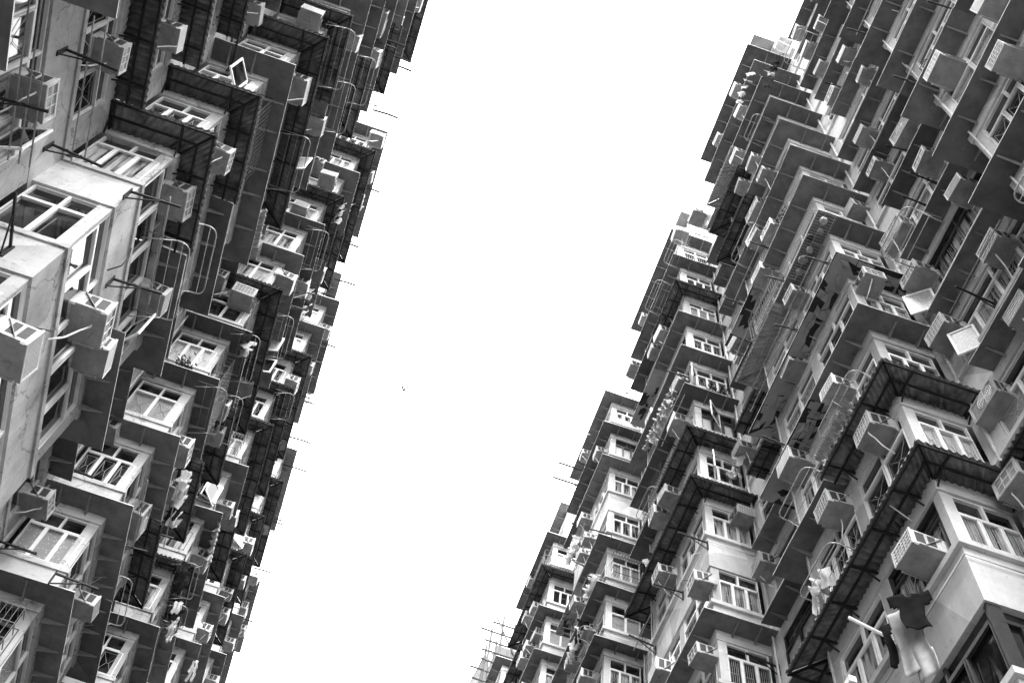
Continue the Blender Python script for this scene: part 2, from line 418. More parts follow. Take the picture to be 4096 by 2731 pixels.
# ------------------------------------------------------------------ windows
def window_meshes(L, Hh, nc, frac, glass, style, dark=False, sash=()):
    """L x Hh metres, origin at bottom centre of the opening on the wall face, y outward; returns (frame, pane, grille)"""
    fr, pa, gr = MB(), MB(), MB()
    d0, d1 = -.13, -.05; fw = .04
    tz = Hh * frac
    fr.box(-L / 2, L / 2, d0, d1, 0, fw); fr.box(-L / 2, L / 2, d0, d1, Hh - fw, Hh)
    fr.box(-L / 2, -L / 2 + fw, d0, d1, fw, Hh - fw); fr.box(L / 2 - fw, L / 2, d0, d1, fw, Hh - fw)
    if frac < 1: fr.box(-L / 2 + fw, L / 2 - fw, d0, d1 + .012, tz - .025, tz + .025)
    cw = L / nc
    for i in range(1, nc):
        x = -L / 2 + cw * i; fr.box(x - .02, x + .02, d0, d1 + .006, fw, tz - .025 if frac < 1 else Hh - fw)
    if frac < 1:
        nt_ = max(2, (nc + 1) // 2)
        for i in range(1, nt_):
            x = -L / 2 + L / nt_ * i; fr.box(x - .024, x + .024, d0, d1 + .006, tz + .025, Hh - fw)
    yy = d0 + .03
    top = tz if frac < 1 else Hh
    for i in range(nc):
        x0 = -L / 2 + cw * i + .01; x1 = x0 + cw - .02
        if i in sash: continue
        t1, t2 = RND.uniform(-.012, .012), RND.uniform(-.012, .012)
        pa.add([(x0, yy + t1, .02), (x1, yy - t1, .02), (x1, yy - t1 + t2, top), (x0, yy + t1 + t2, top)], [(0, 1, 2, 3)], 0)
        # casement sash bars
        fr.box(x0 + .008, x0 + .03, d1 - .01, d1 + .02, .06, top - .04); fr.box(x1 - .03, x1 - .008, d1 - .01, d1 + .02, .06, top - .04)
        fr.box(x0 + .03, x1 - .03, d1 - .01, d1 + .02, .06, .085); fr.box(x0 + .03, x1 - .03, d1 - .01, d1 + .02, top - .065, top - .04)
        if style:
            a, b, c, e = x0 + .07, x1 - .07, .14, top - .12; y = yy + .02; m = (a + b) / 2; q = .008
            if style == 1:
                for P in (((a, c), (a, e)), ((b, c), (b, e)), ((a, e), (b, e)), ((a, c), (b, c)), ((a, e), (m - .03, (c + e) / 2)), ((b, e), (m + .03, (c + e) / 2)), ((a, c), (m - .03, (c + e) / 2)), ((b, c), (m + .03, (c + e) / 2)), ((m - .03, (c + e) / 2), (m + .03, (c + e) / 2))):
                    gr.bar((P[0][0], y, P[0][1]), (P[1][0], y, P[1][1]), q, q)
            elif style == 2:
                for j in range(5):
                    x = a + (b - a) * j / 4; gr.bar((x, y, .05), (x, y, top - .04), q, q)
                gr.bar((a, y, (c + e) / 2), (b, y, (c + e) / 2), q, q)
            else:
                for P in (((a, c), (b, e)), ((a, e), (b, c)), ((a, c), (a, e)), ((b, c), (b, e)), ((m, c), (m, e))):
                    gr.bar((P[0][0], y, P[0][1]), (P[1][0], y, P[1][1]), q, q)
    if frac < 1:
        pa.add([(-L / 2, yy + .004, tz), (L / 2, yy + .004, tz), (L / 2, yy - .008, Hh), (-L / 2, yy - .008, Hh)], [(0, 1, 2, 3)], 1)
    return fr, pa, gr

RND = random.Random(5)
WCACHE = {}
GL = ['g_dark', 'g_dark', 'g_dark', 'g_curtain', 'g_curtain', 'g_curtain', 'g_frosted', 'g_blind', 'g_mirror']
def win_entry(side, face, pos, z, L, Hh, nc, rnd, force=None, sash=()):
    gl = force or rnd.choice(GL)
    st = rnd.choice([0, 1, 0, 2, 3, 0, 1])
    fr = rnd.choice([.70, .70, .66])
    dark = (force == 'g_mirror') or rnd.random() < .10
    key = (round(L, 2), round(Hh, 2), nc, gl, st, fr, dark, sash, rnd.randrange(2))
    return key, frame(side, face, pos, z)
def get_win(key):
    if key not in WCACHE:
        L, Hh, nc, gl, st, fr, dark, sash, _ = key
        a, b, c = window_meshes(L, Hh, nc, fr, gl, st, dark, sash)
        WCACHE[key] = (a, b, c, a.mesh('window', [M['darkframe' if dark else 'frame']]),
                       b.mesh('pane', [M[gl], M['g_dark']]), c.mesh('window_grille', [M['grille']]) if c.v else None)
    return WCACHE[key]

for side in 'RL':
    rnd = random.Random(11 if side == 'R' else 23)
    ents = []
    wt = WTOP[side]
    for n in range(NMIN, NMAX + 1):
        for k in range(0, TOPK[side]):
            low = (side == 'L' and n == 1 and k <= 6) or (side == 'R' and n == 1 and k <= 4)
            Hh = ((.95 if low else wt) - LED) * H
            z = k + LED
            force = 'g_mirror' if side == 'R' and n == 1 and k <= 4 else None
            cp = .03 if force else .075 if side == 'R' else .035
            xa, xb = XF[side] + cp + .004, XW[side] - .02
            rr = rnd.random()
            ents.append(win_entry(side, 'X%d' % n, (xa + xb) / 2, z, (xb - xa) * H, Hh, 3 if rr < .6 else 2, rnd, force))
            if low:
                a = Yn(n) + cp; b = Yn(n) + BL - .1; L_ = (b - a) * H
                ents.append(((round(L_, 2), round(Hh, 2), 5, force or 'g_dark', 0, .70, bool(force), (), 0), frame(side, 'F', (a + b) / 2, z)))
                a = Yn(n) + BL + .22; b = Yn(n + 1) - .20
                ents.append(win_entry(side, 'W', (a + b) / 2, z, (b - a) * H, Hh, 4, rnd, None))
                continue
            a = Yn(n) + cp
            ents.append(win_entry(side, 'F', (a + Yn(n) + BL / 2 - .05) / 2, z, (Yn(n) + BL / 2 - .05 - a) * H, Hh, rnd.choice([2, 3]), rnd, force))
            a = Yn(n) + BL / 2 + .05; b = Yn(n) + BL - .1
            ents.append(win_entry(side, 'F', (a + b) / 2, z, (b - a) * H, Hh, rnd.choice([2, 3]), rnd, force))
            a = Yn(n) + BL + .22; b = Yn(n + 1) - .20
            ents.append(win_entry(side, 'W', (a + b) / 2, z, (b - a) * H, Hh, 4, rnd, None))
        if n in SETB[side]:
            z = TOPK[side]
            m = frame(side, 'F', Yn(n) + .58, z + LED); m.translation.x += SG[side] * .19 * H
            key, _ = win_entry(side, 'F', 0, 0, .82 * H, .45 * H, 3, rnd); ents.append((key, m))
            m = frame(side, 'X%d' % n, XF[side] + .42, z + LED)
            key, _ = win_entry(side, 'F', 0, 0, .28 * H, .45 * H, 1, rnd); ents.append((key, m))
    ents.sort(key=lambda e: -weight(e[1].translation.x, e[1].translation.y, e[1].translation.z - EYE) * (e[0][0] if True else 1))
    for key, m in ents[:100]:
        a, b, c, me, pm, gm = get_win(key)
        w = bpart(side, 'window', me, m)
        link('pane', pm, w)
        if gm: link('window_grille', gm, w)
    fm = MB(); mats = [M['frame'], M['darkframe'], M['grille'], M['g_dark'], M['g_curtain'], M['g_frosted'], M['g_mirror'], M['g_blind']]
    for key, m in ents[100:]:
        a, b, c, me, pm, gm = get_win(key)
        mi = {'g_dark': 3, 'g_curtain': 4, 'g_frosted': 5, 'g_mirror': 6, 'g_blind': 7}[key[3]]
        o = len(fm.m); fm.xf(m, a); fm.m[o:] = [1 if key[6] else 0] * (len(fm.m) - o)
        o = len(fm.m); fm.xf(m, b); fm.m[o:] = [mi if q == 0 else 3 for q in fm.m[o:]]
        if c.v:
            o = len(fm.m); fm.xf(m, c); fm.m[o:] = [2] * (len(fm.m) - o)
    tag(bpart(side, 'window', fm.mesh('window', mats)), kind='stuff')

# ------------------------------------------------------------------ canopies
def strip(mb, p0, p1, out, W, m0, m1, kind, rnd, z0=0., tilt=0., mi=0, th=.026, w0=0., em=None):
    """sheet along p0-p1 at the wall reaching W outward, mitred where m=1 ; world metres"""
    p0 = Vector(p0); p1 = Vector(p1); d = (p1 - p0); L = d.length; d.normalize(); out = Vector(out)
    def pt(t, v, dz):
        a = -W * v * m0; b = L + W * v * m1
        return p0 + d * (a + (b - a) * t) + out * (w0 + (W - w0) * v) + Vector((0, 0, z0 + tilt * v + dz))
    if kind == 'c':
        per = .13; nu = max(6, int((L + W) / per * 6)); nv = 2
    else:
        nu = max(2, int(L / .5)); nv = 1
    jit = [[0 if kind == 'c' else rnd.uniform(-.018, .018) for _ in range(nv + 1)] for _ in range(nu + 1)]
    V = []
    for i in range(nu + 1):
        t = i / nu
        for j in range(nv + 1):
            v = j / nv
            a = -W * v * m0; b = L + W * v * m1; u = a + (b - a) * t
            dz = .032 * math.sin(2 * math.pi * u / .13) + .006 * math.sin(u * 1.7) if kind == 'c' else jit[i][j]
            V.append(pt(t, v, dz))
    E = []
    N = len(V); V += [q + Vector((0, 0, -th if kind != 'c' else -.004)) for q in V]
    F = []; s = nv + 1
    for i in range(nu):
        for j in range(nv):
            a = i * s + j; F.append((a, a + 1, a + s + 1, a + s)); F.append((a + N, a + s + N, a + s + 1 + N, a + 1 + N))
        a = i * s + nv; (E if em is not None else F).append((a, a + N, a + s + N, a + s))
        a = i * s; F.append((a, a + s, a + s + N, a + N))
    for i in (0, nu):
        for j in range(nv):
            a = i * s + j; F.append((a, a + 1, a + 1 + N, a + N) if i else (a, a + N, a + 1 + N, a + 1))
    mb.add(V, F, mi)
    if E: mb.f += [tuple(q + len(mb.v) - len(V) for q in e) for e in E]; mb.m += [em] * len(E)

BR = MB()                                        # one bracket: thin triangular fin, y outward from the wall, top at z=0
for x in (-.012,):
    BR.add([(-.014, 0, -.002), (-.014, .44, -.002), (-.014, .42, -.035), (-.014, 0, -.15), (.014, 0, -.002), (.014, .44, -.002), (.014, .42, -.035), (.014, 0, -.15)],
           [(0, 1, 2, 3), (7, 6, 5, 4), (0, 4, 5, 1), (1, 5, 6, 2), (2, 6, 7, 3), (3, 7, 4, 0)])
BRM = BR.mesh('bracket', [M['bracket']])

RCUT = random.Random(12)
def canopy_runs(side, n, part, split):
    """wall-line runs in storeys: (face, x/y from, to, mitre0, mitre1)"""
    s = SG[side]; xf, xw = XF[side], XW[side]; y0 = Yn(n); y1 = y0 + BL
    A = lambda x, y: (s * x * H, y * H)
    o_f = (-s, 0, 0); o_x = (0, -1, 0); o_s = (0, 1, 0)
    ys = y0 + BL * split
    if part == 'near': return [(A(xw, y0), A(xf, y0), o_x, 0, 1), (A(xf, y0), A(xf, ys), o_f, 1, 0)]
    if part == 'far': return [(A(xf, ys), A(xf, y1), o_f, 0, 1), (A(xf, y1), A(xw, y1), o_s, 1, 0)]
    if part == 'front': return [(A(xf, y0), A(xf, ys), o_f, 0, 0)]
    if part == 'xonly': return [(A(xw, y0), A(xf, y0), o_x, 0, 1)]
    if part == 'all': return [(A(xw, y0), A(xf, y0), o_x, 0, 1), (A(xf, y0), A(xf, y1), o_f, 1, 1), (A(xf, y1), A(xw, y1), o_s, 1, 0)]
    if part == 'recess': return [(A(xw, y1 + OH), A(xw, Yn(n + 1) - (OH + RCUT.uniform(.02, .26) if side == 'R' else OH + RCUT.uniform(.0, .12))), o_f, 0, 0)]

def awning_frame(runs, W, z, tilt, rnd):
    f = MB()
    for (a, b, o, m0, m1) in runs:
        a = Vector((a[0], a[1], z)); b = Vector((b[0], b[1], z)); d = (b - a).normalized(); L = (b - a).length; o = Vector(o)
        for v in (.45, .92):
            zz = Vector((0, 0, tilt * v - .05))
            f.bar(a - d * (W * v * m0) + o * (W * v) + zz, b + d * (W * v * m1) + o * (W * v) + zz, .035, .04)
        nb = max(2, int(L / .85) + 1)
        for i in range(nb):
            t = (i + .5) / nb * L if nb > 2 else i * L
            p = a + d * min(max(t, .03), L - .03)
            f.bar(p + Vector((0, 0, -.055)), p + o * (W * .98) + Vector((0, 0, tilt - .055)), .035, .04)
            f.bar(p + Vector((0, 0, -.28)), p + o * (W * .45) + Vector((0, 0, tilt * .5 - .07)), .025, .025)
        for m, q, sg in ((m0, a, -1), (m1, b, 1)):
            if m: f.bar(q + Vector((0, 0, -.06)), q + d * sg * W * .96 + o * W * .96 + Vector((0, 0, tilt - .06)), .035, .04)
    return f

# type of sheet per bay column and storey: (near part, far part, split); f flat, c corrugated, l pale corrugated, t torn, n none
SPEC = {
 'R': {(1, 5): 'nn', (1, 6): 'cc', (1, 7): 'cf', (1, 8): 'ft', (1, 9): 'tt', (1, 10): 'fl', (1, 11): 'ft', (1, 13): 'fc', (1, 14): 'fc', (1, 15): 'fl',
       (2, 9): 'nn', (2, 10): 'cc', (2, 11): 'cf', (2, 12): 'ff', (2, 15): 'cf', (2, 13): 'ff', (2, 14): 'ft', (2, 16): 'ff',
       (3, 14): 'nn', (3, 13): 'ft', (4, 16): 'cc', (4, 15): 'fc', (5, 17): 'ff', (3, 16): 'ff', (2, 8): 'ff', (1, 4): 'nn', (1, 3): 'nn', (1, 2): 'nn',
       (5, 16): 'cc', (2, 17): 'ff', (0, 5): 'fc'},
 'L': {(1, 8): 'cf', (1, 7): 'cf', (1, 6): 'nf', (1, 5): 'nn', (1, 4): 'nn', (1, 3): 'nn', (1, 2): 'nn', (1, 10): 'cc', (1, 11): 'cf', (1, 9): 'ff', (1, 15): 'fc', (1, 13): 'fc',
       (1, 17): 'cc', (2, 16): 'cc', (2, 13): 'ff', (3, 10): 'cf', (3, 13): 'cc', (3, 14): 'cc', (3, 15): 'cc', (2, 8): 'fc', (2, 10): 'fc', (3, 12): 'fc',
       (4, 14): 'cc', (4, 16): 'cc', (3, 17): 'ff', (5, 16): 'ff', (4, 12): 'fc', (2, 6): 'fc', (2, 15): 'fc', (3, 9): 'ff', (1, 14): 'ff'},
}
RECESS = {('L', 0, k): 'n' for k in range(1, 7)}
RECESS.update({('L', 0, 7): 'c', ('L', 0, 8): 'c', ('L', 0, 9): 'c', ('L', 0, 10): 'c', ('L', 0, 12): 'c', ('L', 1, 6): 'n', ('L', 1, 5): 'n', ('R', 1, 11): 'c', ('R', 1, 10): 'c', ('R', 0, 6): 'c', ('R', 0, 5): 'c'})
for q in range(1, 5): RECESS[('L', 1, q)] = 'n'; RECESS[('R', 0, q)] = 'n'
def torn_sheet(mb, p0, p1, out, W, m0, m1, rnd, z0, tilt):
    p0 = Vector(p0); p1 = Vector(p1); d = (p1 - p0); L = d.length; d.normalize(); out = Vector(out)
    nu, nv = max(5, int(L / .16)), 4
    P = {}
    for i in range(nu + 1):
        for j in range(nv + 1):
            t = i / nu + (rnd.uniform(-.3, .3) / nu if 0 < i < nu else 0); v = j / nv + (rnd.uniform(-.3, .3) / nv if 0 < j < nv else 0)
            a = -W * v * m0; b = L + W * v * m1
            P[i, j] = (t, v, p0 + d * (a + (b - a) * t) + out * (W * v) + Vector((0, 0, z0 + tilt * v)))
    ph = rnd.uniform(0, 9)
    for i in range(nu):
        for j in range(nv):
            u = i / nu * L; crack = math.sin(u * 2.1 + ph) + .8 * math.sin(j * 1.9 + u * 4.3 + ph)
            if crack > .85 and rnd.random() < .7: continue
            q = [P[i, j][2], P[i + 1, j][2], P[i + 1, j + 1][2], P[i, j + 1][2]]
            c = sum(q, Vector()) / 4; sc = rnd.uniform(.90, 1.0) if crack > .2 else 1.0
            dz = Vector((0, 0, -rnd.uniform(0, .05) if crack > .2 else 0))
            tl = Vector((0, 0, rnd.uniform(-.05, .05) if crack > .3 else 0))
            w = [c + (a - c) * sc + dz for a in q]; w[0] += tl; w[1] -= tl
            mb.add(w + [a + Vector((0, 0, .008)) for a in w], [(0, 3, 2, 1), (4, 5, 6, 7), (0, 1, 5, 4), (1, 2, 6, 5), (2, 3, 7, 6), (3, 0, 4, 7)])

for side in 'RL':
    rnd = random.Random(77 if side == 'R' else 99)
    jobs = []
    for n in range(NMIN, NMAX + 1):
        for k in range(1, TOPK[side] + 1):
            sp = SPEC[side].get((n, k))
            if sp is None: sp = 'fF' if rnd.random() < .5 else 'ff' if rnd.random() < (.7 if side == 'L' else .85) else rnd.choice(['fc', 'fc', 'cf', 'cc'])
            if sp in ('ff', 'cc', 'tt'): parts = [('all', sp[0], 0)]
            else:
                split = rnd.uniform(.45, .55)
                parts = [('near', sp[0], split), ('far', sp[1].lower() if sp[1] != 'l' else 'l', split)]
            parts.append(('recess', RECESS.get((side, n, k), 'f'), 0))
            for nm, ty, spl in parts:
                if ty == 'n': continue
                runs = canopy_runs(side, n, nm, spl)
                cx = SG[side] * XF[side] * H; cy = (Yn(n) + (BL / 2 if nm != 'recess' else 2.1)) * H
                wgt = weight(cx, cy, k * H) * (1.5 if nm in ('all',) else .6 if nm == 'recess' else 1)
                jobs.append((wgt, ty, n, k, nm, runs))
        if n in SETB[side]:
            s = SG[side]; q = .19; xf = XF[side] + q; k = TOPK[side] + 1
            A = lambda x, y: (s * x * H, y * H)
            runs = [(A(xf + .5, Yn(n)), A(xf, Yn(n)), (0, -1, 0), 0, 1), (A(xf, Yn(n)), A(xf, Yn(n) + BL), (-s, 0, 0), 1, 0)]
            jobs.append((weight(s * xf * H, Yn(n) * H, k * H), 'f', n, k, 'all', runs))
    jobs.sort(key=lambda j: -j[0])
    rest = MB(); cnt = {'f': 0, 'c': 0}
    for wgt, ty, n, k, nm, runs in jobs:
        W = OH * H
        base = k * H + EYE + rnd.uniform(-.012, .012)
        tilt = rnd.uniform(-.10, .0)
        if ty in 'cl':
            W = OH * H * rnd.uniform(1.1, 1.28); tilt = rnd.uniform(-.10, -.03)
            if wgt <= 0.002 or cnt['c'] >= 95:
                for r in runs: strip(rest, (*r[0], base), (*r[1], base), r[2], W, r[3], r[4], 'f', rnd, 0, tilt, 1)
                continue
            cnt['c'] += 1
            mb = MB(); cx, cy = runs[0][1]
            for r in runs: strip(mb, (r[0][0] - cx, r[0][1] - cy, 0), (r[1][0] - cx, r[1][1] - cy, 0), r[2], W, r[3], r[4], 'c', rnd, .01, tilt)
            o = bpart(side, 'corrugated_awning', mb.mesh('corrugated_awning', [M['corrlight' if ty == 'l' else 'corr']], smooth=True), Matrix.Translation((cx, cy, base)))
            if ty == 'l': o['label'] = 'pale corrugated awning'
            rr = [((r[0][0] - cx, r[0][1] - cy), (r[1][0] - cx, r[1][1] - cy), r[2], r[3], r[4]) for r in runs]
            link('awning_frame', awning_frame(rr, W, 0, tilt, rnd).mesh('awning_frame', [M['steel' if ty == 'l' else 'black']]), o)
            continue
        if wgt <= 0.002 or cnt['f'] >= 100:
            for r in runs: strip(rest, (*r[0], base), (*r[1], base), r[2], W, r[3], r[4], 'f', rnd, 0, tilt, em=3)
            for r in runs:
                a = Vector((*r[0], base)); b = Vector((*r[1], base)); d = b - a; L = d.length
                if L < .1: continue
                d.normalize(); o_ = Vector(r[2]); nb = max(1, int(L / .75))
                for i in range(nb):
                    p = a + d * ((i + .5) / nb * L) - Vector((0, 0, .02)); ax = o_.cross(Vector((0, 0, 1)))
                    mm = Matrix(((ax.x, o_.x, 0, p.x), (ax.y, o_.y, 0, p.y), (0, 0, 1, p.z), (0, 0, 0, 1)))
                    o = len(rest.m); rest.xf(mm, BR); rest.m[o:] = [2] * (len(rest.m) - o)
            continue
        cnt['f'] += 1
        mb = MB(); cx, cy = runs[0][1]
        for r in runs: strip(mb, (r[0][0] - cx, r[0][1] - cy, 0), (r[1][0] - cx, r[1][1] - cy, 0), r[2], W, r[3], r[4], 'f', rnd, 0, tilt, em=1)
        o = bpart(side, 'canopy', mb.mesh('canopy', [M['canopy' if ty != 't' else 'rot'], M['lit_rim']]), Matrix.Translation((cx, cy, base)))
        if ty == 't':
            t = MB()
            for r in runs: torn_sheet(t, (r[0][0] - cx, r[0][1] - cy, 0), (r[1][0] - cx, r[1][1] - cy, 0), r[2], W * .97, r[3], r[4], rnd, -.07, tilt)
            link('torn_lining', t.mesh('torn_lining', [M['torn']]), o); o['label'] = 'canopy with cracked, torn lining'
        for r in runs:
            a = Vector((r[0][0] - cx, r[0][1] - cy, 0)); b = Vector((r[1][0] - cx, r[1][1] - cy, 0)); d = b - a; L = d.length
            if L < .1: continue
            d.normalize(); o_ = Vector(r[2]); nb = max(1, int(round(L / .72)))
            for i in range(nb):
                p = a + d * ((i + .5 + rnd.uniform(-.12, .12)) / nb * L) + Vector((0, 0, -.018 + tilt * .2)); ax = o_.cross(Vector((0, 0, 1)))
                mm = Matrix(((ax.x, o_.x, 0, p.x), (ax.y, o_.y, 0, p.y), (0, 0, 1, p.z), (0, 0, 0, 1)))
                link('bracket', BRM, o, mm)
    tag(bpart(side, 'canopy', rest.mesh('canopy', [M['canopy'], M['corr'], M['bracket'], M['lit_rim']])), kind='stuff')

# ------------------------------------------------------------------ pipes on the blocks
def pipe(side, pts, r=.035):
    mb = MB(); mb.tube(pts, r, 8); bpart(side, 'drain_pipe', mb.mesh('drain_pipe', [M['wallR']], smooth=True))
for n in range(0, 5):
    x = XW['R'] * H - .06; y = (Yn(n + 1) - .10) * H
    pipe('R', [(x, y, 1), (x, y, TOPK['R'] * H)], .03)
    x = XF['R'] * H - .05; y = (Yn(n) + BL - .05) * H
    pipe('R', [(x, y, 1), (x, y, TOPK['R'] * H)], .022)
    x = -XW['L'] * H + .06; y = (Yn(n + 1) - .12) * H
    if n > 0: pipe('L', [(x, y, 1), (x, y, TOPK['L'] * H)], .028)
    x = -XF['L'] * H + .05; y = (Yn(n) + BL * .5) * H
    if n > 1: pipe('L', [(x, y, 1), (x, y, TOPK['L'] * H)], .02)
rnd = random.Random(314)
for side in 'RL':
    s = SG[side]; made = 0
    cand = [(n, k) for n in range(-1, 5) for k in range(3, 17)]
    cand.sort(key=lambda q: -weight(s * XF[side] * H, (Yn(q[0]) + .7) * H, q[1] * H))
    for n, k in cand[:44]:
        for _ in range(2):                           # slack cables between storeys
            y = Yn(n) + rnd.uniform(.05, 1.35); x = s * (XF[side] * H - .04); z0 = (k + rnd.uniform(.2, .36)) * H + EYE
            face_w = rnd.random() < .3
            if face_w: x = s * (XW[side] * H - .04); y = Yn(n) + BL + rnd.uniform(.1, 1.3)
            L = rnd.uniform(.3, 1.3); dy = rnd.uniform(-.5, .5); o = -s * rnd.uniform(.05, .3)
            pts = [(x, y * H, z0), (x + o, y * H + dy * .3, z0 - L * .35), (x + o * 1.2, y * H + dy * .7, z0 - L * .7), (x, y * H + dy, z0 - L)]
            mb = MB(); mb.tube(pts, rnd.choice([.007, .009, .012]), 5); bpart(side, 'cable', mb.mesh('cable', [M[rnd.choice(['hose', 'black', 'hose', 'steel'])]], True))
    for n, k in cand[3:60:6]:                        # barred cages round windows
        fc = rnd.choice(['X%d' % n, 'F', 'F']); w_, h_, d_ = (1.1, 1.2, .28) if fc != 'F' else (1.6, 1.25, .3)
        pos = (XF[side] + XW[side]) / 2 + .02 if fc != 'F' else Yn(n) + rnd.choice([.37, 1.05])
        mb = MB(); nb = int(w_ / .11)
        for i in range(nb + 1):
            x = -w_ / 2 + w_ * i / nb; mb.bar((x, 0, 0), (x, d_, 0), .008); mb.bar((x, d_, 0), (x, d_, h_), .008); mb.bar((x, d_, h_), (x, 0, h_), .008)
        for z in (0, h_ * .33, h_ * .66, h_): mb.bar((-w_ / 2, d_, z), (w_ / 2, d_, z), .012); mb.bar((-w_ / 2, 0, z), (-w_ / 2, d_, z), .018); mb.bar((w_ / 2, 0, z), (w_ / 2, d_, z), .012)
        bpart(side, 'window_cage', mb.mesh('window_cage', [M[rnd.choice(['bracket', 'black', 'bracket'])]]), frame(side, fc, pos, k + LED + .01))
for n in range(0, 4):
    for k in range(4, 16):
        e = .045; z = (k + .22) * H + EYE; s = 1
        pts = [(XW['R'] * H - .05, Yn(n) * H - .05, z), (XF['R'] * H - .05, Yn(n) * H - .05, z), (XF['R'] * H - .05, (Yn(n) + BL) * H, z)]
        if weight(pts[1][0], pts[1][1], k * H) > .002: pipe('R', pts, .017)

# measured places on the facades: (block, face, place along it, height), in storeys
AC_SPOTS = [
  ('L', 'W', 2.27, 6.63), ('L', 'W', 2.37, 7.64), ('L', 'W', 2.27, 5.64), ('L', 'F', 3.07, 7.65), ('L', 'F', 3.12, 6.87), ('L', 'F', 3.4, 5.65),
  ('L', 'F', 3.7, 5.81), ('L', 'F', 3.08, 4.67), ('L', 'F', 3.8, 6.82), ('L', 'W', 5.74, 7.97), ('L', 'F', 6.13, 8.58), ('L', 'W', 5.64, 10.84),
  ('L', 'X2', 2.05, 10.74), ('L', 'F', 5.84, 11.73), ('L', 'F', 6.44, 12.93), ('L', 'W', 5.67, 11.89), ('L', 'F', 6.74, 14.06), ('L', 'F', 6.43, 9.88),
  ('L', 'F', 6.75, 9.88), ('L', 'F', 6.8, 10.98), ('L', 'F', 8.79, 14.64), ('L', 'F', 10.26, 17.18), ('L', 'F', 10.02, 15.06), ('L', 'W', 5.52, 6.64),
  ('L', 'F', 6.25, 6.61), ('L', 'F', 6.28, 7.72), ('L', 'F', 6.69, 8.74), ('L', 'F', 9.35, 12.03), ('L', 'F', 9.09, 10.84), ('L', 'F', 9.79, 12.13),
  ('L', 'F', 12.44, 13.81), ('L', 'F', 11.75, 12.62), ('L', 'W', 2.6, 9.69), ('L', 'X1', 2.07, 10.86), ('L', 'F', 3.13, 9.83), ('L', 'F', 3.78, 11.0),
  ('L', 'F', 3.14, 11.94), ('L', 'F', 3.34, 13.89), ('L', 'F', 3.55, 15.07), ('L', 'F', 3.71, 13.73), ('L', 'F', 5.67, 16.76), ('L', 'X2', 2.07, 14.6),
  ('L', 'X2', 2.14, 13.43), ('L', 'F', 6.45, 16.12), ('L', 'F', 6.69, 16.09), ('L', 'W', 5.68, 14.95), ('L', 'W', 5.72, 13.06), ('L', 'F', 6.29, 16.86),
  ('L', 'F', 3.52, 16.41), ('L', 'F', 12.39, 16.03), ('L', 'F', 12.64, 17.07), ('L', 'F', 12.95, 15.17), ('L', 'F', 13.87, 16.5), ('L', 'F', 15.39, 16.84),
  ('L', 'F', 11.64, 14.5), ('R', 'W', 1.94, 15.63), ('R', 'W', 2.29, 15.63), ('R', 'W', 2.29, 14.54), ('R', 'W', 2.63, 17.63), ('R', 'W', 2.28, 16.75),
  ('R', 'W', 1.94, 13.73), ('R', 'W', 2.35, 13.49), ('R', 'W', 2.29, 11.59), ('R', 'F', 3.31, 16.83), ('R', 'F', 3.33, 15.68), ('R', 'F', 3.99, 16.57),
  ('R', 'F', 3.68, 14.76), ('R', 'F', 3.43, 13.76), ('R', 'F', 3.29, 12.82), ('R', 'F', 3.77, 13.86), ('R', 'F', 3.69, 12.76), ('R', 'W', 5.43, 17.57),
  ('R', 'W', 2.37, 10.82), ('R', 'W', 2.84, 10.85), ('R', 'F', 1.11, 8.79), ('R', 'F', 0.79, 7.73), ('R', 'W', 1.95, 10.72), ('R', 'W', 1.93, 9.68),
  ('R', 'W', 1.86, 8.69), ('R', 'W', 1.9, 12.61), ('R', 'F', 0.56, 8.54), ('R', 'F', 3.73, 11.98), ('R', 'F', 3.46, 11.45), ('R', 'F', 3.76, 10.98),
  ('R', 'F', 3.44, 9.79), ('R', 'W', 5.26, 12.76), ('R', 'F', 6.34, 14.8), ('R', 'F', 6.61, 14.82), ('R', 'F', 5.99, 12.73), ('R', 'F', 7.45, 15.84),
  ('R', 'F', 6.7, 13.09), ('R', 'F', 6.03, 11.82), ('R', 'F', 3.73, 8.97), ('R', 'F', 6.98, 16.66), ('R', 'F', 5.53, 16.67), ('R', 'F', 4.93, 15.86),
  ('R', 'W', 2.59, 9.65), ('R', 'W', 2.59, 8.68), ('R', 'W', 1.92, 7.69), ('R', 'W', 2.62, 7.73), ('R', 'X1', 2.99, 8.77), ('R', 'F', 3.3, 7.74),
  ('R', 'F', 3.09, 6.83), ('R', 'W', 2.6, 6.7), ('R', 'W', 2.03, 6.87), ('R', 'F', 9.48, 14.68), ('R', 'F', 9.19, 13.82), ('R', 'F', 9.48, 13.84),
  ('R', 'F', 9.75, 14.48), ('R', 'F', 9.52, 12.78), ('R', 'F', 9.1, 11.74), ('R', 'F', 11.99, 15.63), ('R', 'F', 12.35, 15.81), ('R', 'F', 12.0, 14.7),
  ('R', 'F', 12.33, 14.75), ('R', 'F', 9.01, 10.8), ('R', 'F', 6.36, 10.79), ('R', 'F', 6.66, 10.86), ('R', 'F', 6.59, 9.72), ('R', 'F', 5.82, 8.63),
  ('R', 'F', 5.86, 7.72), ('R', 'F', 6.73, 8.45), ('R', 'F', 12.46, 16.97), ('R', 'W', 5.53, 10.73), ('R', 'X2', 3.23, 9.73), ('R', 'F', 4.03, 7.87),
  ('R', 'F', 3.71, 6.83), ('R', 'W', 5.5, 8.72), ('R', 'F', 3.08, 5.48), ('R', 'W', 2.68, 5.87),
]
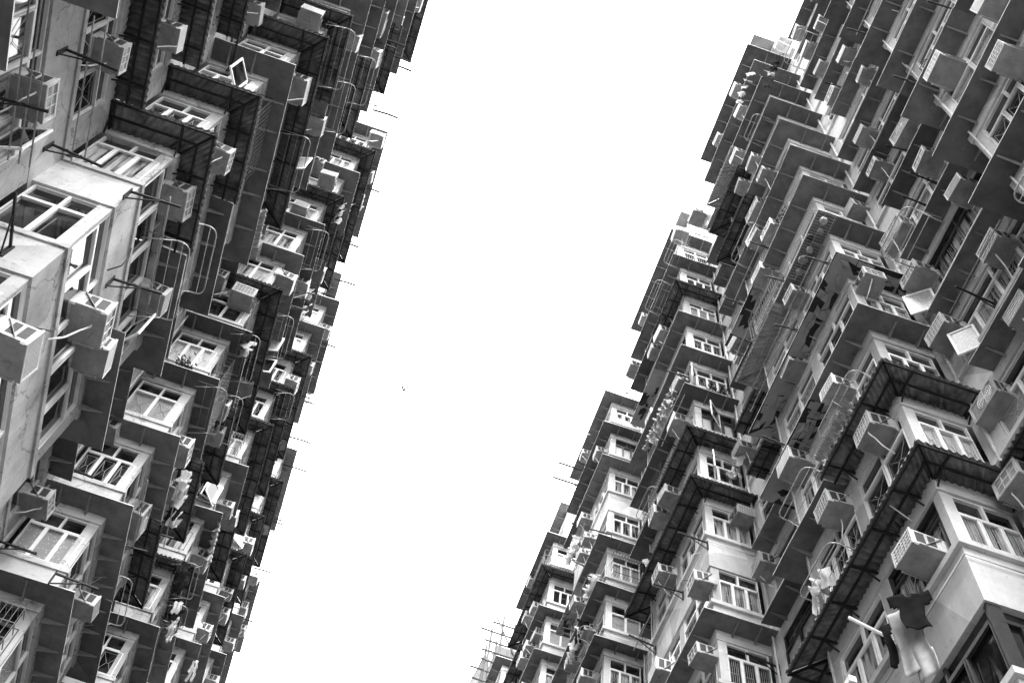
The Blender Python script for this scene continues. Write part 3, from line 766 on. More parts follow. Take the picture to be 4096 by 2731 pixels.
RACKS = [
  ('L', 2.77, 3.35, 10.87), ('L', 3.49, 4.03, 12.82), ('L', 3.53, 4.07, 11.8), ('L', 3.56, 4.09, 9.95), ('L', 5.6, 6.12, 12.81), ('L', 6.29, 6.83, 11.83),
  ('L', 5.61, 6.14, 9.97), ('L', 5.65, 6.14, 8.97), ('L', 6.26, 6.82, 9.88), ('L', 6.29, 6.77, 7.05), ('L', 8.3, 8.77, 9.8), ('L', 8.81, 9.12, 9.73),
  ('L', 8.4, 8.82, 13.74), ('L', 3.27, 3.82, 6.63), ('L', 3.39, 3.9, 7.23), ('R', 1.81, 2.21, 13.58), ('R', 2.93, 3.26, 13.98), ('R', 2.89, 3.43, 7.23),
  ('R', 3.65, 4.1, 7.17), ('R', 3.59, 4.04, 6.2), ('R', 6.46, 6.91, 11.08), ('R', 8.51, 8.9, 12.11), ('R', 8.68, 8.89, 11.31), ('R', 5.37, 5.75, 15.94),
  ('R', 6.0, 6.5, 15.89), ('R', 3.58, 4.05, 11.94), ('R', 1.11, 1.29, 6.24), ('R', 1.87, 2.25, 7.74),
]
BARS = [
  ('L', 'W', 2.16, 6.13), ('L', 'W', 2.71, 6.14), ('L', 'F', 2.83, 6.14), ('L', 'F', 3.38, 6.12), ('L', 'W', 2.2, 5.29), ('L', 'X1', 2.12, 5.15),
  ('L', 'F', 5.56, 6.07), ('L', 'F', 6.14, 7.2), ('L', 'W', 7.18, 9.08), ('L', 'F', 7.17, 9.38), ('L', 'W', 10.53, 13.75), ('L', 'W', 5.5, 7.09),
  ('L', 'W', 5.54, 6.18), ('L', 'F', 6.55, 12.59), ('L', 'F', 7.42, 14.91), ('L', 'F', 6.49, 12.9), ('L', 'F', 6.34, 12.21), ('L', 'F', 7.18, 16.36),
  ('L', 'F', 9.03, 15.88), ('L', 'F', 10.13, 16.48), ('L', 'F', 6.62, 8.04), ('L', 'F', 3.59, 13.99), ('L', 'F', 4.07, 13.64), ('L', 'F', 4.68, 15.08),
  ('L', 'X1', 2.28, 9.13), ('L', 'X1', 2.2, 8.93), ('R', 'F', 1.34, 11.29), ('R', 'F', 0.74, 9.24), ('R', 'F', 1.32, 9.21), ('R', 'W', 2.0, 10.2),
  ('R', 'W', 2.0, 9.32), ('R', 'W', 2.17, 9.22), ('R', 'W', 2.2, 13.29), ('R', 'F', 4.22, 12.28), ('R', 'F', 3.59, 11.35), ('R', 'F', 4.25, 11.35),
  ('R', 'F', 3.47, 10.23), ('R', 'F', 3.51, 9.25), ('R', 'F', 4.29, 10.53), ('R', 'F', 2.89, 9.29), ('R', 'F', 8.48, 13.03), ('R', 'F', 9.2, 13.2),
  ('R', 'F', 5.75, 9.2), ('R', 'F', 6.36, 9.21), ('R', 'F', 7.07, 9.23), ('R', 'F', 9.46, 12.16), ('R', 'F', 4.07, 8.21), ('R', 'F', 6.23, 11.68),
  ('R', 'W', 5.68, 7.65), ('R', 'F', 7.53, 15.23), ('R', 'F', 5.81, 12.63), ('R', 'W', 2.22, 7.45),
]
SASHES = [
  ('L', 'W', 2.37, 7.29), ('L', 'W', 2.47, 5.47), ('L', 'F', 3.21, 13.21), ('L', 'X1', 2.01, 8.58), ('L', 'F', 4.08, 10.57), ('L', 'F', 3.95, 6.51),
  ('L', 'F', 6.73, 11.87), ('L', 'F', 6.9, 11.68), ('L', 'F', 7.24, 15.17), ('L', 'W', 5.51, 11.82), ('L', 'X3', 1.92, 11.41), ('L', 'X4', 1.86, 14.44),
  ('L', 'F', 8.62, 11.44), ('R', 'W', 2.32, 12.32), ('R', 'X2', 3.03, 10.45), ('R', 'W', 2.59, 8.37), ('R', 'W', 2.44, 7.42), 
  ('R', 'X2', 2.94, 12.44), ('R', 'X2', 3.17, 11.65), ('R', 'X3', 3.09, 13.44), ('R', 'F', 3.97, 9.36), ('R', 'W', 5.68, 14.89),
]
# ------------------------------------------------------------------ labels
ORD = ['first', 'second', 'third', 'fourth', 'fifth', 'sixth', 'seventh', 'eighth', 'ninth', 'tenth', 'eleventh', 'twelfth', 'thirteenth',
       'fourteenth', 'fifteenth', 'sixteenth', 'seventeenth', 'eighteenth']
SN = {'R': 'right', 'L': 'left'}
def where(side, face, pos, z):
    fl = ORD[max(0, min(17, TOPK[side] - int(math.floor(z)) - 0))]
    if face[0] == 'X': n = int(face[1:]); w = 'near side of'
    elif face == 'F':
        n = int(math.floor((pos - Y0 + .2) / PER)); w = 'front of'
    else: n = int(math.floor((pos - Y0) / PER)); w = 'recess beyond'
    bay = ORD[max(0, n)]
    return '%s %s bay, %s storey down, %s block' % (w, bay, fl, SN[side])
PENDING = []
def want_label(o, text, tail):
    PENDING.append((o, text, tail))

# ------------------------------------------------------------------ air conditioners
def ac_proto(v):
    """origin on the wall plane behind the unit; y outward"""
    w, d, h = [(.53, .46, .38), (.50, .42, .36), (.56, .50, .40), (.74, .30, .52), (.54, .46, .40)][v]
    e = bpy.data.objects.new('air_conditioner', None)
    c = MB()                                  # casing: shell with rounded corners along y, open outer frame
    r = .02
    prof = [(-w / 2 + r, -h / 2), (w / 2 - r, -h / 2), (w / 2, -h / 2 + r), (w / 2, h / 2 - r), (w / 2 - r, h / 2), (-w / 2 + r, h / 2), (-w / 2, h / 2 - r), (-w / 2, -h / 2 + r)]
    vs = [(x, -.12, z) for x, z in prof] + [(x, d, z) for x, z in prof] + [(x * .9, d, z * .86) for x, z in prof] + [(x * .9, d - .035, z * .86) for x, z in prof]
    fs = [tuple(range(7, -1, -1))]
    for a in range(3):
        for i in range(8): j = (i + 1) % 8; fs.append((a * 8 + i, a * 8 + j, a * 8 + 8 + j, a * 8 + 8 + i))
    fs.append(tuple(range(24, 32)))
    c.add(vs, fs)
    for x in (-w / 2, w / 2):                 # pressed seams
        c.box(x - .004, x + .004, d * .10, d * .13, -h / 2 + .03, h / 2 - .03)
        c.box(x - .006, x + .006, d - .03, d + .004, -h / 2, h / 2)
    parts = [('casing', c, ['casing'])]
    b = MB(); b.box(-w / 2 + .01, w / 2 - .01, -.05, d - .02, -h / 2 - .014, -h / 2 - .001)
    b.box(-w / 2 - .003, w / 2 + .003, d - .035, d + .006, -h / 2 - .02, -h / 2 + .004)
    b.box(-w * .3, w * .22, d * .15, d * .3, -h / 2 - .022, -h / 2 - .014); b.box(w * .12, w * .32, d * .5, d * .8, -h / 2 - .020, -h / 2 - .014)
    b.tube([(-w * .3, d * .6, -h / 2 - .016), (-w * .05, d * .72, -h / 2 - .02), (-w * .12, d * .45, -h / 2 - .016)], .01, 5)
    parts.append(('base_pan', b, ['pan']))
    l = MB()
    for sx in (-1, 1):
        x = sx * w / 2; xa, xb = sorted((x - sx * .002, x + sx * .004))
        l.box(xa, xb, d * .22, d * .46, -h * .30, h * .36); l.box(xa, xb, d * .56, d * .84, -h * .30, h * .36)
    for y in (.3, .65): l.box(-w * .36, w * .36, d * y, d * (y + .2), h / 2 - .002, h / 2 + .004)
    parts.append(('louvre', l, ['louvre']))
    f = MB(); f.box(-w * .44, w * .44, d - .030, d - .02, -h * .41, h * .41)
    parts.append(('condenser_fins', f, ['fin']))
    g_ = MB()
    if v == 3:                                # outdoor unit: round fan guard
        for q in range(1, 6):
            rr = h * .42 * q / 5; g_.tube([(-w * .1 + rr * math.cos(a * .3927), d + .006, rr * math.sin(a * .3927)) for a in range(17)], .006, 4)
        for a in range(8): g_.bar((-w * .1, d + .008, 0), (-w * .1 + h * .42 * math.cos(a * .785), d + .008, h * .42 * math.sin(a * .785)), .008)
    elif v == 4:                              # side-slatted face
        for i in range(11):
            z = -h * .4 + h * .8 * i / 10; g_.bar((-w * .44, d - .004, z), (w * .44, d - .004, z), .008, .012)
    elif v != 1:
        nv_ = 4 if v == 0 else 7
        for i in range(nv_):
            x = -w * .42 + w * .84 * i / (nv_ - 1); g_.bar((x, d - .006, -h * .42), (x, d - .006, h * .42), .007, .008)
        for i in range(3 if v == 0 else 5):
            z = -h * .4 + h * .8 * i / (2 if v == 0 else 4); g_.bar((-w * .44, d - .002, z), (w * .44, d - .002, z), .010, .01)
    else:
        for i in range(5):
            z = -h * .38 + h * .76 * i / 4; g_.bar((-w * .44, d - .002, z), (w * .44, d - .002, z), .016, .01)
    parts.append(('grille', g_, ['frame']))
    for x in (-w / 2 - .012, w / 2 + .012):
        s = MB(); s.bar((x, .0, h * .42), (x, d * .62, -h * .46), .03, .012); s.bar((x, 0, -h / 2 - .01), (x, d * .8, -h / 2 - .01), .03, .02)
        parts.append(('support_bracket', s, ['steel']))
    for nm, mb, ms in parts:
        o = bpy.data.objects.new(nm, mb.mesh(nm, [M[q] for q in ms])); o.parent = e
    return e
protos = [ac_proto(i) for i in range(5)]
def hose(rnd):
    mb = MB(); x = rnd.uniform(-.2, .2); L = rnd.uniform(.4, 1.0); y0 = rnd.uniform(.1, .45)
    sw = rnd.uniform(-.35, .35)
    mb.tube([(x, y0, -.2), (x, y0 + .01, -.26), (x + sw * .2, y0 * .8, -.22 - L * .3), (x + sw * .6, y0 * .4 + .06, -.22 - L * .7), (x + sw, .06, -.22 - L)], .013, 6)
    return mb
hr = random.Random(3)
HOSES = [hose(hr).mesh('drain_hose', [M['hose']], smooth=True) for _ in range(6)]
rnd = random.Random(41)
extra = []
for side in 'RL':
    for n, ks in ((4, (13, 14)), (5, (14, 15, 16)), (3, (11, 15, 16)), (0, (9, 10, 12) if side == 'R' else ())):
        for k in ks: extra.append((side, 'F', Yn(n) + rnd.choice([.3, .45, 1.0]), k + rnd.uniform(.68, .82)))
PROTO_USED = [False] * 5
def place_ac(side, face, pos, z):
    v = rnd.choice([0, 0, 0, 1, 1, 2, 2, 2, 4, 4, 4, 3])
    if PROTO_USED[v]:
        e = protos[v].copy(); COL.objects.link(e)
        for ch in protos[v].children:
            c = ch.copy(); COL.objects.link(c); c.parent = e
            if ch.name.startswith('drain_hose'): bpy.data.objects.remove(c)
    else:
        e = protos[v]; PROTO_USED[v] = True; COL.objects.link(e)
        for ch in e.children: COL.objects.link(ch)
    q = z - math.floor(z)
    m = frame(side, face, pos, z)
    sc = rnd.uniform(.86, 1.16)
    e.matrix_world = m @ Matrix.Rotation(rnd.uniform(-.07, .07), 4, 'Z') @ Matrix.Rotation(rnd.uniform(-.09, .03), 4, 'X') @ Matrix.Rotation(rnd.uniform(-.03, .03), 4, 'Y') @ Matrix.Diagonal((sc, rnd.uniform(.92, 1.12), sc, 1))
    hz = rnd.random() < .5
    e['group'] = 'air conditioners on the facades'; e['category'] = 'air conditioner'
    want_label(e, ('white outdoor unit with fan' if v == 3 else 'white air conditioner') + (' with hose' if hz else ''), (side, face, pos, z))
    return e, hz
HZ = []
for sp in AC_SPOTS + extra:
    HZ.append(place_ac(*sp))
for e, hz in HZ:
    if hz: link('drain_hose', rnd.choice(HOSES), e)

# ------------------------------------------------------------------ clothes racks: rounded tube frames reaching out from the wall
def place_obj(name, mb, mats, side, face, pos, z, text, cat, group=None, smooth=False):
    o = link(name, mb.mesh(name, [M[q] for q in mats], smooth)); o.matrix_world = frame(side, face, pos, z)
    o['category'] = cat
    if group: o['group'] = group
    want_label(o, text, (side, face, pos, z)); return o
for side, ya, yb, z in RACKS:
    L = abs(yb - ya) * H; mid = (ya + yb) / 2; D = .76; mb = MB(); r = .0125
    arc = lambda x, s: [(x, D - .14, 0), (x + s * .03, D - .06, 0), (x + s * .09, D - .015, 0), (x + s * .16, D, 0)]
    mb.tube([(-L / 2, 0, 0)] + arc(-L / 2, 1) + arc(L / 2, -1)[::-1] + [(L / 2, 0, 0)], r, 7)
    for y in (.22, .42, .62): mb.tube([(-L / 2, y, .012), (L / 2, y, .012)], .007, 5)
    for x in (-L / 2, L / 2): mb.tube([(x, 0, -.3), (x, .5, -.01)], .01, 5)
    place_obj('clothes_rack', mb, ['steel'], side, 'F', mid, z, 'tubular clothes rack', 'clothes rack', 'clothes racks on the facades', True)

# ------------------------------------------------------------------ black slotted arms that hold drying poles
def arm_mb():
    mb = MB(); mb.bar((0, 0, 0), (0, .82, .02), .035, .035); mb.bar((0, .03, -.28), (0, .5, -.01), .02, .02); mb.box(-.04, .04, 0, .02, -.3, .06)
    for i in range(6):
        y = .2 + i * .11; mb.tube([(0, y, .02), (.0, y + .02, .06), (0, y + .05, .07)], .006, 4)
    return mb.mesh('pole_arm', [M['black']])
ARM = arm_mb()
for i, (side, face, pos, z) in enumerate(BARS):
    o = link('pole_arm', ARM); o.matrix_world = frame(side, face, pos, z) @ Matrix.Rotation(rnd.uniform(-.12, .12), 4, 'Z')
    o['category'] = 'drying pole arm'; o['group'] = 'black drying pole arms'
    want_label(o, 'black slotted drying-pole arm', (side, face, pos, z))

# drying poles laid across
for side, face, ya, yb, z, out in (('L', 'W', 1.95, 2.8, 6.16, .3), ('L', 'W', 2.0, 2.75, 6.16, .5), ('L', 'W', 1.6, 2.5, 5.3, .35), ('L', 'W', 1.6, 2.5, 5.3, .5), ('L', 'W', 1.6, 2.5, 5.3, .65),
                                   ('L', 'F', 2.8, 3.5, 6.16, .6), ('L', 'F', 6.1, 6.8, 8.1, .6), ('L', 'F', 5.5, 6.2, 7.2, .5), ('R', 'F', 3.5, 4.4, 10.26, .6), ('R', 'F', 3.4, 4.4, 9.28, .4), ('R', 'F', 3.4, 4.4, 9.28, .6),
                                   ('R', 'F', 3.6, 4.3, 11.38, .5), ('R', 'F', 2.9, 3.6, 9.3, .4), ('R', 'F', 2.9, 3.6, 9.3, .6), ('R', 'F', 6.2, 7.2, 9.23, .5), ('R', 'F', 5.6, 6.3, 11.7, .5), ('R', 'F', 1.2, 1.9, 9.24, .5), ('R', 'W', 1.7, 2.4, 7.5, .6), ('R', 'F', 0.7, 1.4, 11.3, .5)):
    L = (yb - ya) * H; mb = MB(); mb.tube([(-L / 2, out, .05), (0, out + .01, .035), (L / 2, out, .05)], .014, 6)
    place_obj('drying_pole', mb, ['steel'], side, face, (ya + yb) / 2, z, 'thin horizontal drying pole', 'drying pole', 'drying poles', True)

# ------------------------------------------------------------------ laundry
def garment(kind, w, h, rnd):
    """hangs from z=0 downwards; x along the pole"""
    nx, nz = 14, 16; mb = MB(); ph = rnd.uniform(0, 6); am = rnd.uniform(.010, .022); fq = rnd.uniform(1.2, 2.6)
    def inside(u, v):
        if kind == 'towel': return abs(u) < .5 - .06 * math.sin(v * 5 + ph)
        if kind == 'shirt': return abs(u) < (.5 if v < .3 else .30) and not (abs(u) < .1 and v < .06) and not (v > .22 and .3 < abs(u) < .5 and v > .22 + (.5 - abs(u)) * .9)
        if kind == 'trousers': return abs(u) < .34 + .12 * v and not (v > .3 and abs(u) < .05 + .06 * v)
    P = {}
    def y(u, v): return am * (.4 + v) * math.sin(u * fq * 6.28 + ph + v) + .03 * math.sin(v * 4 + ph)
    for i in range(nx):
        for j in range(nz):
            u = (i + .5) / nx - .5; v = (j + .5) / nz
            if not inside(u, v): continue
            q = []
            for a, b in ((i, j), (i + 1, j), (i + 1, j + 1), (i, j + 1)):
                if (a, b) not in P:
                    uu = a / nx - .5; vv = b / nz
                    P[a, b] = len(mb.v); mb.v.append((uu * w * (1 - .12 * vv * math.sin(ph)) + .02 * math.sin(vv * 7 + ph), y(uu, vv), -vv * h - .02 * math.sin(uu * 9 + ph)))
                q.append(P[a, b])
            mb.f.append(tuple(reversed(q))); mb.m.append(0)
    # give the cloth thickness
    N = len(mb.v); mb.v += [(a, b - .006, c) for a, b, c in mb.v]
    F = list(mb.f); mb.f += [tuple(k + N for k in reversed(f)) for f in F]; mb.m += [0] * len(F)
    ed = {}
    for f in F:
        for a, b in zip(f, f[1:] + f[:1]): ed[(a, b)] = 1
    for (a, b) in list(ed):
        if (b, a) not in ed: mb.f.append((b, a, a + N, b + N)); mb.m.append(0)
    return mb
TON = {'clothw': 'white', 'clothg': 'grey', 'clothk': 'black', 'cloths': 'patterned'}
def hang(side, y0, z, n, tones, out=.5, step=.16, face='F', big=1.0):
    for i in range(n):
        kd = rnd.choice(['shirt', 'shirt', 'towel', 'trousers']); tn = rnd.choice(tones)
        w, h = {'shirt': (.62, .68), 'towel': (.42, .7), 'trousers': (.42, .95)}[kd]
        w *= big * .68; h *= big * .7
        mb = garment(kd, w * rnd.uniform(.85, 1.1), h * rnd.uniform(.85, 1.15), rnd)
        o = link({'shirt': 'shirt', 'towel': 'towel', 'trousers': 'trousers'}[kd], mb.mesh(kd, [M[tn]], True))
        y = y0 + i * step / H * 2.2
        o.matrix_world = frame(side, face, y, z) @ Matrix.Translation((0, out, 0)) @ Matrix.Rotation(rnd.choice([0, 1]) * .0 + rnd.uniform(.9, 1.6), 4, 'Z')
        o['category'] = kd; o['group'] = 'laundry hung out to dry'
        want_label(o, '%s %s hung to dry' % (TON[tn], kd), (side, face, y, z))
hang('L', 6.35, 8.62, 7, ['clothw', 'clothw', 'clothg', 'clothk'], .45, .11)
hang('L', 8.05, 9.5, 3, ['clothk'], .5, .16)
hang('L', 8.75, 9.7, 5, ['clothw', 'clothk', 'cloths'], .5, .14)
hang('L', 6.55, 13.2, 6, ['clothg', 'clothw', 'clothk'], .5, .10)
hang('L', 5.6, 10.0, 3, ['clothk', 'clothw'], .45, .12)
hang('L', 11.6, 11.9, 2, ['clothw'], .5, .15)
hang('L', 5.7, 14.0, 3, ['clothw', 'clothk'], .5, .12)
hang('L', 6.25, 16.2, 4, ['clothw', 'clothg'], .4, .12)
hang('R', 2.35, 14.75, 6, ['clothk', 'clothk', 'cloths'], .4, .09)
hang('R', 2.85, 15.9, 5, ['clothw'], .5, .12)
hang('R', 9.55, 14.35, 5, ['cloths', 'clothg', 'clothw'], .45, .12)
hang('R', 8.6, 12.25, 5, ['clothw', 'clothw', 'clothg'], .45, .10)
hang('R', 9.0, 11.8, 7, ['clothk', 'cloths', 'clothg', 'clothk'], .45, .11)
hang('R', 6.75, 10.3, 3, ['clothw', 'clothk'], .4, .10)
hang('R', 3.85, 6.3, 3, ['clothw', 'cloths'], .45, .1)
hang('R', 5.55, 10.62, 4, ['clothw', 'cloths'], .4, .12, 'W')
hang('R', 6.0, 12.35, 8, ['clothw', 'cloths', 'clothw'], .5, .10)
# the big garments low on the right
def single(kd, w, h, tn, side, face, pos, z, out, rz, text):
    mb = garment(kd, w, h, rnd); o = link(kd, mb.mesh(kd, [M[tn]], True))
    o.matrix_world = frame(side, face, pos, z) @ Matrix.Translation((0, out, 0)) @ Matrix.Rotation(rz, 4, 'Z')
    o['category'] = kd; o['label'] = text; o['group'] = 'laundry hung out to dry'
single('shirt', .6, .8, 'clothk', 'R', 'F', 3.13, 5.14, .6, 1.0, 'large black shirt hanging at lower right beside the bare wall corner')
single('towel', .36, 1.25, 'clothw', 'R', 'F', 3.24, 5.12, .6, .6, 'long white sheet hanging beside the large black shirt, lower right')
single('towel', .34, 1.15, 'clothw', 'R', 'F', 3.20, 5.02, .5, .4, 'second pale sheet hanging behind the long white sheet, lower right')
single('trousers', .34, .9, 'clothk', 'R', 'F', 3.33, 5.14, .6, .9, 'black trousers hanging left of the long white sheet, lower right')

# ------------------------------------------------------------------ open casement sashes: parts of the blocks
def sash_mb(w, h):
    f, g_ = MB(), MB(); t = .045
    f.box(0, w, -.015, .02, 0, t); f.box(0, w, -.015, .02, h - t, h); f.box(0, t, -.015, .02, t, h - t); f.box(w - t, w, -.015, .02, t, h - t)
    g_.box(t, w - t, -.003, .004, t, h - t); return f, g_
for (side, face, pos, z) in SASHES:
    f, g_ = sash_mb(rnd.uniform(.5, .66), rnd.uniform(.8, .98)); a = rnd.uniform(.7, 1.5) * rnd.choice([1, 1, -1])
    m = frame(side, face, pos, z) @ Matrix.Translation((0, .02, -.45)) @ Matrix.Rotation(a, 4, 'Z')
    o = bpart(side, 'open_casement', f.mesh('open_casement', [M['frame']]), m); link('pane', g_.mesh('pane', [M[rnd.choice(['g_frosted', 'g_dark', 'g_dark'])]]), o)

# ------------------------------------------------------------------ odds and ends
# wire shelf of pots on the right block
mb = MB()
for x in [-.9 + i * .075 for i in range(25)]: mb.tube([(x, .05, 0), (x, .62, 0), (x, .66, .16)], .006, 4)
for y, z in ((.1, 0), (.35, 0), (.62, 0), (.66, .16)): mb.tube([(-.92, y, z), (.92, y, z)], .009, 5)
place_obj('wire_shelf', mb, ['steel'], 'R', 'F', 3.0, 9.88, 'long wire shelf holding pots and basins', 'shelf')
for i, (x, y, r, h) in enumerate(((-.7, .3, .12, .14), (-.42, .25, .09, .2), (-.2, .42, .13, .1), (.1, .3, .1, .18), (.38, .35, .15, .09), (.72, .3, .11, .15))):
    mb = MB(); N = 14; pr = [(.75, 0), (.95, .35), (1, 1), (.9, 1), (.86, .4), (.65, .08)]
    vs = [(x + r * .8 * a * math.cos(t * 2 * math.pi / N), y + r * .8 * a * math.sin(t * 2 * math.pi / N), .008 + b * h * .8) for a, b in pr for t in range(N)]
    fs = [tuple(range(N - 1, -1, -1))] + [(a * N + t, a * N + (t + 1) % N, (a + 1) * N + (t + 1) % N, (a + 1) * N + t) for a in range(5) for t in range(N)] + [tuple(5 * N + t for t in range(N))]
    mb.add(vs, fs)
    o = link('pot', mb.mesh('pot', [M[['casing', 'pan', 'black', 'casing', 'pan', 'steel'][i]]], True)); o.matrix_world = frame('R', 'F', 3.0, 9.88)
    o['category'] = 'pot'; o['group'] = 'pots on the wire shelf'
    o['label'] = ['white bowl at the near end of the wire shelf', 'tall pale pot second along the wire shelf', 'shallow black pan third along the wire shelf', 'white pot in the middle of the wire shelf', 'wide grey basin fifth along the wire shelf', 'pale pot at the far end of the wire shelf'][i]

# potted plants on canopies
def plant(side, face, pos, z, text):
    e = bpy.data.objects.new('potted_plant', None); COL.objects.link(e); e.matrix_world = frame(side, face, pos, z)
    p_ = MB(); N = 10; vs = [(.09 * a * math.cos(t * .628), .25 + .09 * a * math.sin(t * .628), b) for a, b in ((.7, 0), (1, .16)) for t in range(N)]
    p_.add(vs, [tuple(range(N - 1, -1, -1)), tuple(range(N, 2 * N))] + [(t, (t + 1) % N, N + (t + 1) % N, N + t) for t in range(N)])
    link('pot', p_.mesh('pot', [M['pan']]), e)
    f = MB()
    for i in range(170):
        c = Vector((rnd.gauss(0, .13), .28 + rnd.gauss(0, .12), .3 + rnd.gauss(0, .11))); d = Vector((rnd.uniform(-1, 1), rnd.uniform(-1, 1), rnd.uniform(-1, 1))).normalized() * .06
        s_ = d.cross(Vector((rnd.random(), rnd.random(), 1))).normalized() * .025
        f.add([c - d, c + s_, c + d, c - s_], [(0, 1, 2, 3)])
    link('foliage', f.mesh('foliage', [M['leaf']]), e)
    e['category'] = 'plant'; want_label(e, text, (side, face, pos, z))
for a in (('R', 'X2', 3.05, 12.03), ('R', 'X2', 3.2, 12.03), ('R', 'F', 5.9, 12.03), ('R', 'F', 9.9, 16.04), ('L', 'F', 6.5, 10.03), ('R', 'F', 3.2, 11.05), ('L', 'X2', 2.1, 9.03)):
    plant(*a, 'small leafy potted plant')

# metal frame sticking out against the sky, right block
mb = MB(); mb.tube([(-.4, 0, 0), (-.4, 1.5, 0), (.4, 1.5, 0), (.4, 0, 0)], .05, 6)
for x in (0.0,): mb.tube([(x, 0, .01), (x, 1.1, .01)], .006, 4)
o = place_obj('antenna_frame', mb, ['black'], 'R', 'F', 9.71, 16.2, 'rectangular metal frame against the sky', 'metal frame')
# thin TV aerials and rods past the left skyline
for i, (y, z) in enumerate(((4.1, 15.5), (5.0, 15.9), (6.5, 16.9), (9.2, 16.8), (10.2, 16.6), (11.0, 16.7), (12.9, 16.9), (13.9, 16.8), (15.0, 16.7), (3.7, 14.6), (4.4, 16.2), (7.2, 16.3), (8.1, 16.9), (9.7, 15.9), (11.7, 16.9), (12.3, 16.2))):
    mb = MB(); L = rnd.uniform(.7, 1.2); mb.tube([(0, 0, 0), (.03, L * .6, .01), (0, L, .04)], .042, 5)
    for q in (.6, .75, .9): mb.bar((-.05, L * q, .03), (.05, L * q, .03), .008)
    place_obj('aerial', mb, ['black'], 'L', 'F', y, z, 'thin dark rod past the skyline', 'aerial', 'rods on the left block')
# tube lamp, and a small white sign box on an arm, lower right
mb = MB(); mb.tube([(0, .1, 0), (.12, .6, .35)], .028, 8)
place_obj('tube_lamp', mb, ['lamp'], 'R', 'F', 3.62, 5.45, 'white tube lamp by hanging clothes', 'lamp')
mb = MB(); mb.box(-.2, .2, .5, .62, -.06, .06); mb.bar((0, 0, 0), (0, .55, 0), .02)
place_obj('sign_box', mb, ['lamp'], 'R', 'F', 3.85, 5.2, 'small white sign box', 'lamp')
# drooping white blanket strips along awning edges
def blanket(side, ya, yb, z, out, tn, h, text):
    L = (yb - ya) * H; mb = MB(); nx, nz = 60, 8; ph = rnd.uniform(0, 6)
    for i in range(nx + 1):
        for j in range(nz + 1):
            x = -L / 2 + L * i / nx; v = j / nz
            mb.v.append((x, out + .05 * math.sin(i * .9 + ph) * v + .03 * math.sin(i * 2.3 + v * 3) + .07 * math.sin(v * 5 + ph), -v * h * (1 + .15 * math.sin(i * .37 + ph)) ))
    for i in range(nx):
        for j in range(nz):
            a = i * (nz + 1) + j; mb.f.append((a, a + 1, a + nz + 2, a + nz + 1)); mb.m.append(0)
    N = len(mb.v); mb.v += [(a, b - .01, c) for a, b, c in mb.v]; F = list(mb.f)
    mb.f += [tuple(k + N for k in reversed(f)) for f in F]; mb.m += [0] * len(F)
    o = link('blanket', mb.mesh('blanket', [M[tn]], True)); o.matrix_world = frame(side, 'F', (ya + yb) / 2, z)
    o['category'] = 'blanket'; o['label'] = text
blanket('R', 3.05, 3.55, 7.12, .62, 'clothw', .16, 'crumpled white net strip draped along the big corrugated awning edge, right block')
blanket('R', 5.95, 6.75, 12.42, .55, 'clothw', .3, 'long white cloth draped down the canopies, middle of right block')
blanket('L', 8.6, 9.15, 11.0, .45, 'clothw', .5, 'pale plastic sheet hanging off a canopy, lower left block')
blanket('L', 3.95, 4.3, 9.1, .5, 'clothw', .2, 'short crumpled white cloth on a canopy edge, upper left block')

# ------------------------------------------------------------------ bamboo scaffold with netting at the canyon's far end, and the tower behind it
sc = bpy.data.objects.new('bamboo_scaffold', None); COL.objects.link(sc); sc.location = (3.6 * H, 19 * H, 0)
tag(sc, 'bamboo scaffold with pale netting standing at far end, bottom centre', 'scaffold')
rnd = random.Random(8)
XA, XB, ZT = 2.85, 4.3, 24.55
def spole(a, b, r=.045):
    r *= 1.8
    mb = MB(); a = Vector(a) - sc.location; b = Vector(b) - sc.location
    m = (a + b) / 2 + Vector((rnd.uniform(-.04, .04), 0, rnd.uniform(-.03, .03))); mb.tube([a, m, b], r, 6)
    link('bamboo_pole', mb.mesh('bamboo_pole', [M['bamboo']], True), sc)
for yy in (19, 19.6):
    for i in range(4):
        x = (3.42 + i * .27) * H; spole((x, yy * H, 0), (x + rnd.uniform(-.1, .1), yy * H, (ZT - rnd.uniform(-.3, .5)) * H), .05)
    for i in range(34):
        z = (ZT - .25 - i * .36) * H; spole(((3.40 - rnd.choice([.02, .05, .08, .3])) * H, yy * H - .06, z + rnd.uniform(-.05, .1)), (XB * H, yy * H - .06, z), .04)
for i in range(6):
    z = (ZT - 1.3 * i) * H; spole((3.45 * H, 19 * H - .12, z), (4.2 * H, 19 * H - .12, z - 1.6 * H), .035)
net = MB(); nx, nz = 12, 40
for i in range(nx + 1):
    for j in range(nz + 1):
        u = i / nx; v = j / nz
        net.v.append(((3.42 - 1.9 * v * (1 - u) - .1 * v + .16 * u + .25 * u * v) * H - sc.location.x, 19.7 * H + .12 * math.sin(u * 9 + v * 5) - sc.location.y, (ZT - .7 - v * 9) * H))
for i in range(nx):
    for j in range(nz): a = i * (nz + 1) + j; net.f.append((a, a + 1, a + nz + 2, a + nz + 1)); net.m.append(0)
link('scaffold_net', net.mesh('scaffold_net', [M['net']], True), sc)
tw = MB(); tw.box(-2.2, 6, 0, 6, 0, 26.6 * H + EYE)
for k in range(30):
    for x in (-1.6, -.3, 1.0): tw.box(x, x + .8, -.06, .0, 60 - k * 2, 61.1 - k * 2, 1)
t = bpy.data.objects.new('far_tower', None); COL.objects.link(t); t.location = (4.94 * H, 22 * H, 0)
link('wall', tw.mesh('wall', [M['tower_wall'], M['g_dark']]), t)
tag(t, 'pale distant tower behind the bamboo scaffold, bottom centre', 'building')

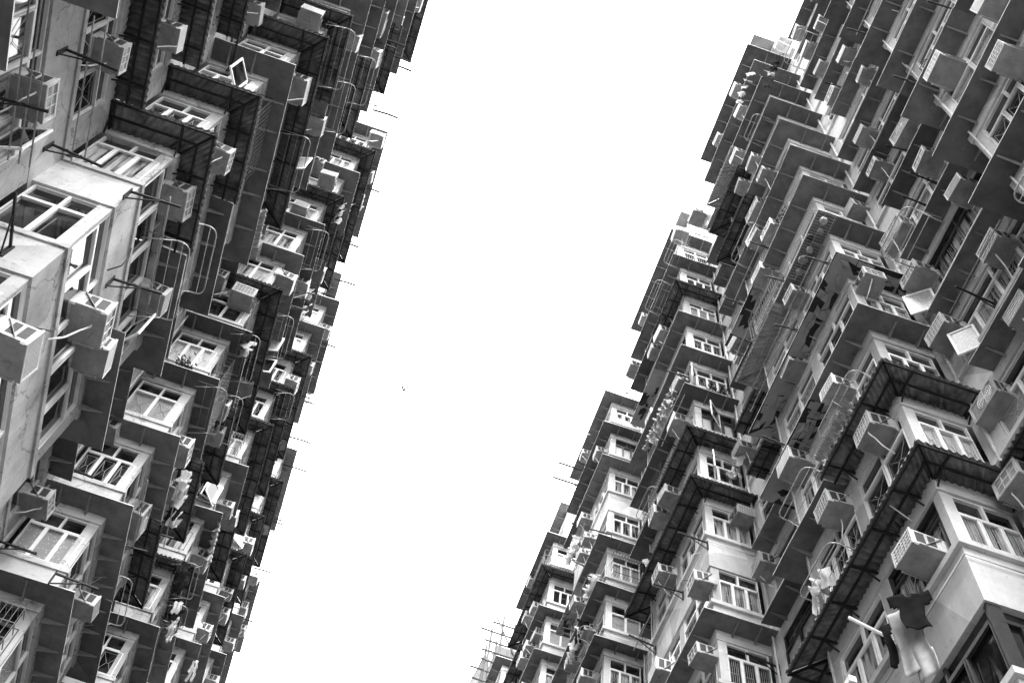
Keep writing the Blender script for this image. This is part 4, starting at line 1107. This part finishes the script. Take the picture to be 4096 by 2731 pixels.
# ------------------------------------------------------------------ the bird
mb = MB()
def ell(c, r, N=8, K=5):
    vs = []; 
    for j in range(K + 1):
        a = math.pi * j / K
        for i in range(N): b = 2 * math.pi * i / N; vs.append((c[0] + r[0] * math.sin(a) * math.cos(b), c[1] + r[1] * math.cos(a), c[2] + r[2] * math.sin(a) * math.sin(b)))
    mb.add(vs, [(j * N + i, j * N + (i + 1) % N, (j + 1) * N + (i + 1) % N, (j + 1) * N + i) for j in range(K) for i in range(N)])
ell((0, 0, 0), (.05, .15, .05)); ell((0, .17, .02), (.035, .05, .035))
for s in (-1, 1):
    mb.add([(s * .03, .07, .02), (s * .13, .09, .1), (s * .22, -.02, .09), (s * .1, -.06, .04), (s * .03, .07, .01), (s * .13, .09, .09), (s * .22, -.02, .08), (s * .1, -.06, .03)], [(0, 1, 2, 3), (7, 6, 5, 4), (0, 4, 5, 1), (1, 5, 6, 2), (2, 6, 7, 3), (3, 7, 4, 0)])
mb.add([(-.02, -.12, 0), (.02, -.12, 0), (.05, -.27, 0), (-.05, -.27, 0), (-.02, -.12, .01), (.02, -.12, .01), (.05, -.27, .01), (-.05, -.27, .01)], [(3, 2, 1, 0), (4, 5, 6, 7), (0, 1, 5, 4), (1, 2, 6, 5), (2, 3, 7, 6), (3, 0, 4, 7)])
b = link('bird', mb.mesh('bird', [M['bird']], True)); b.location = (-.29 * H, 7.94 * H, 14 * H + EYE); b.rotation_euler = (0, 0, .5); b.scale = (.75,) * 3
tag(b, 'small dark bird flying alone in the white sky', 'bird')

# ------------------------------------------------------------------ finish labels: repeats in one place are told apart by order
bpy.context.view_layer.update()
groups = {}
for o, text, tail in PENDING: groups.setdefault((text, where(*tail)), []).append((o, tail))
for (text, w), L in groups.items():
    if len(L) == 1:
        L[0][0]['label'] = text + ', ' + w; continue
    L.sort(key=lambda q: (q[1][2], q[1][3]))
    for i, (o, tail) in enumerate(L):
        d = 'nearer' if i == 0 and len(L) == 2 else 'farther' if len(L) == 2 else ORD[i]
        o['label'] = d + ' ' + text + ', ' + w
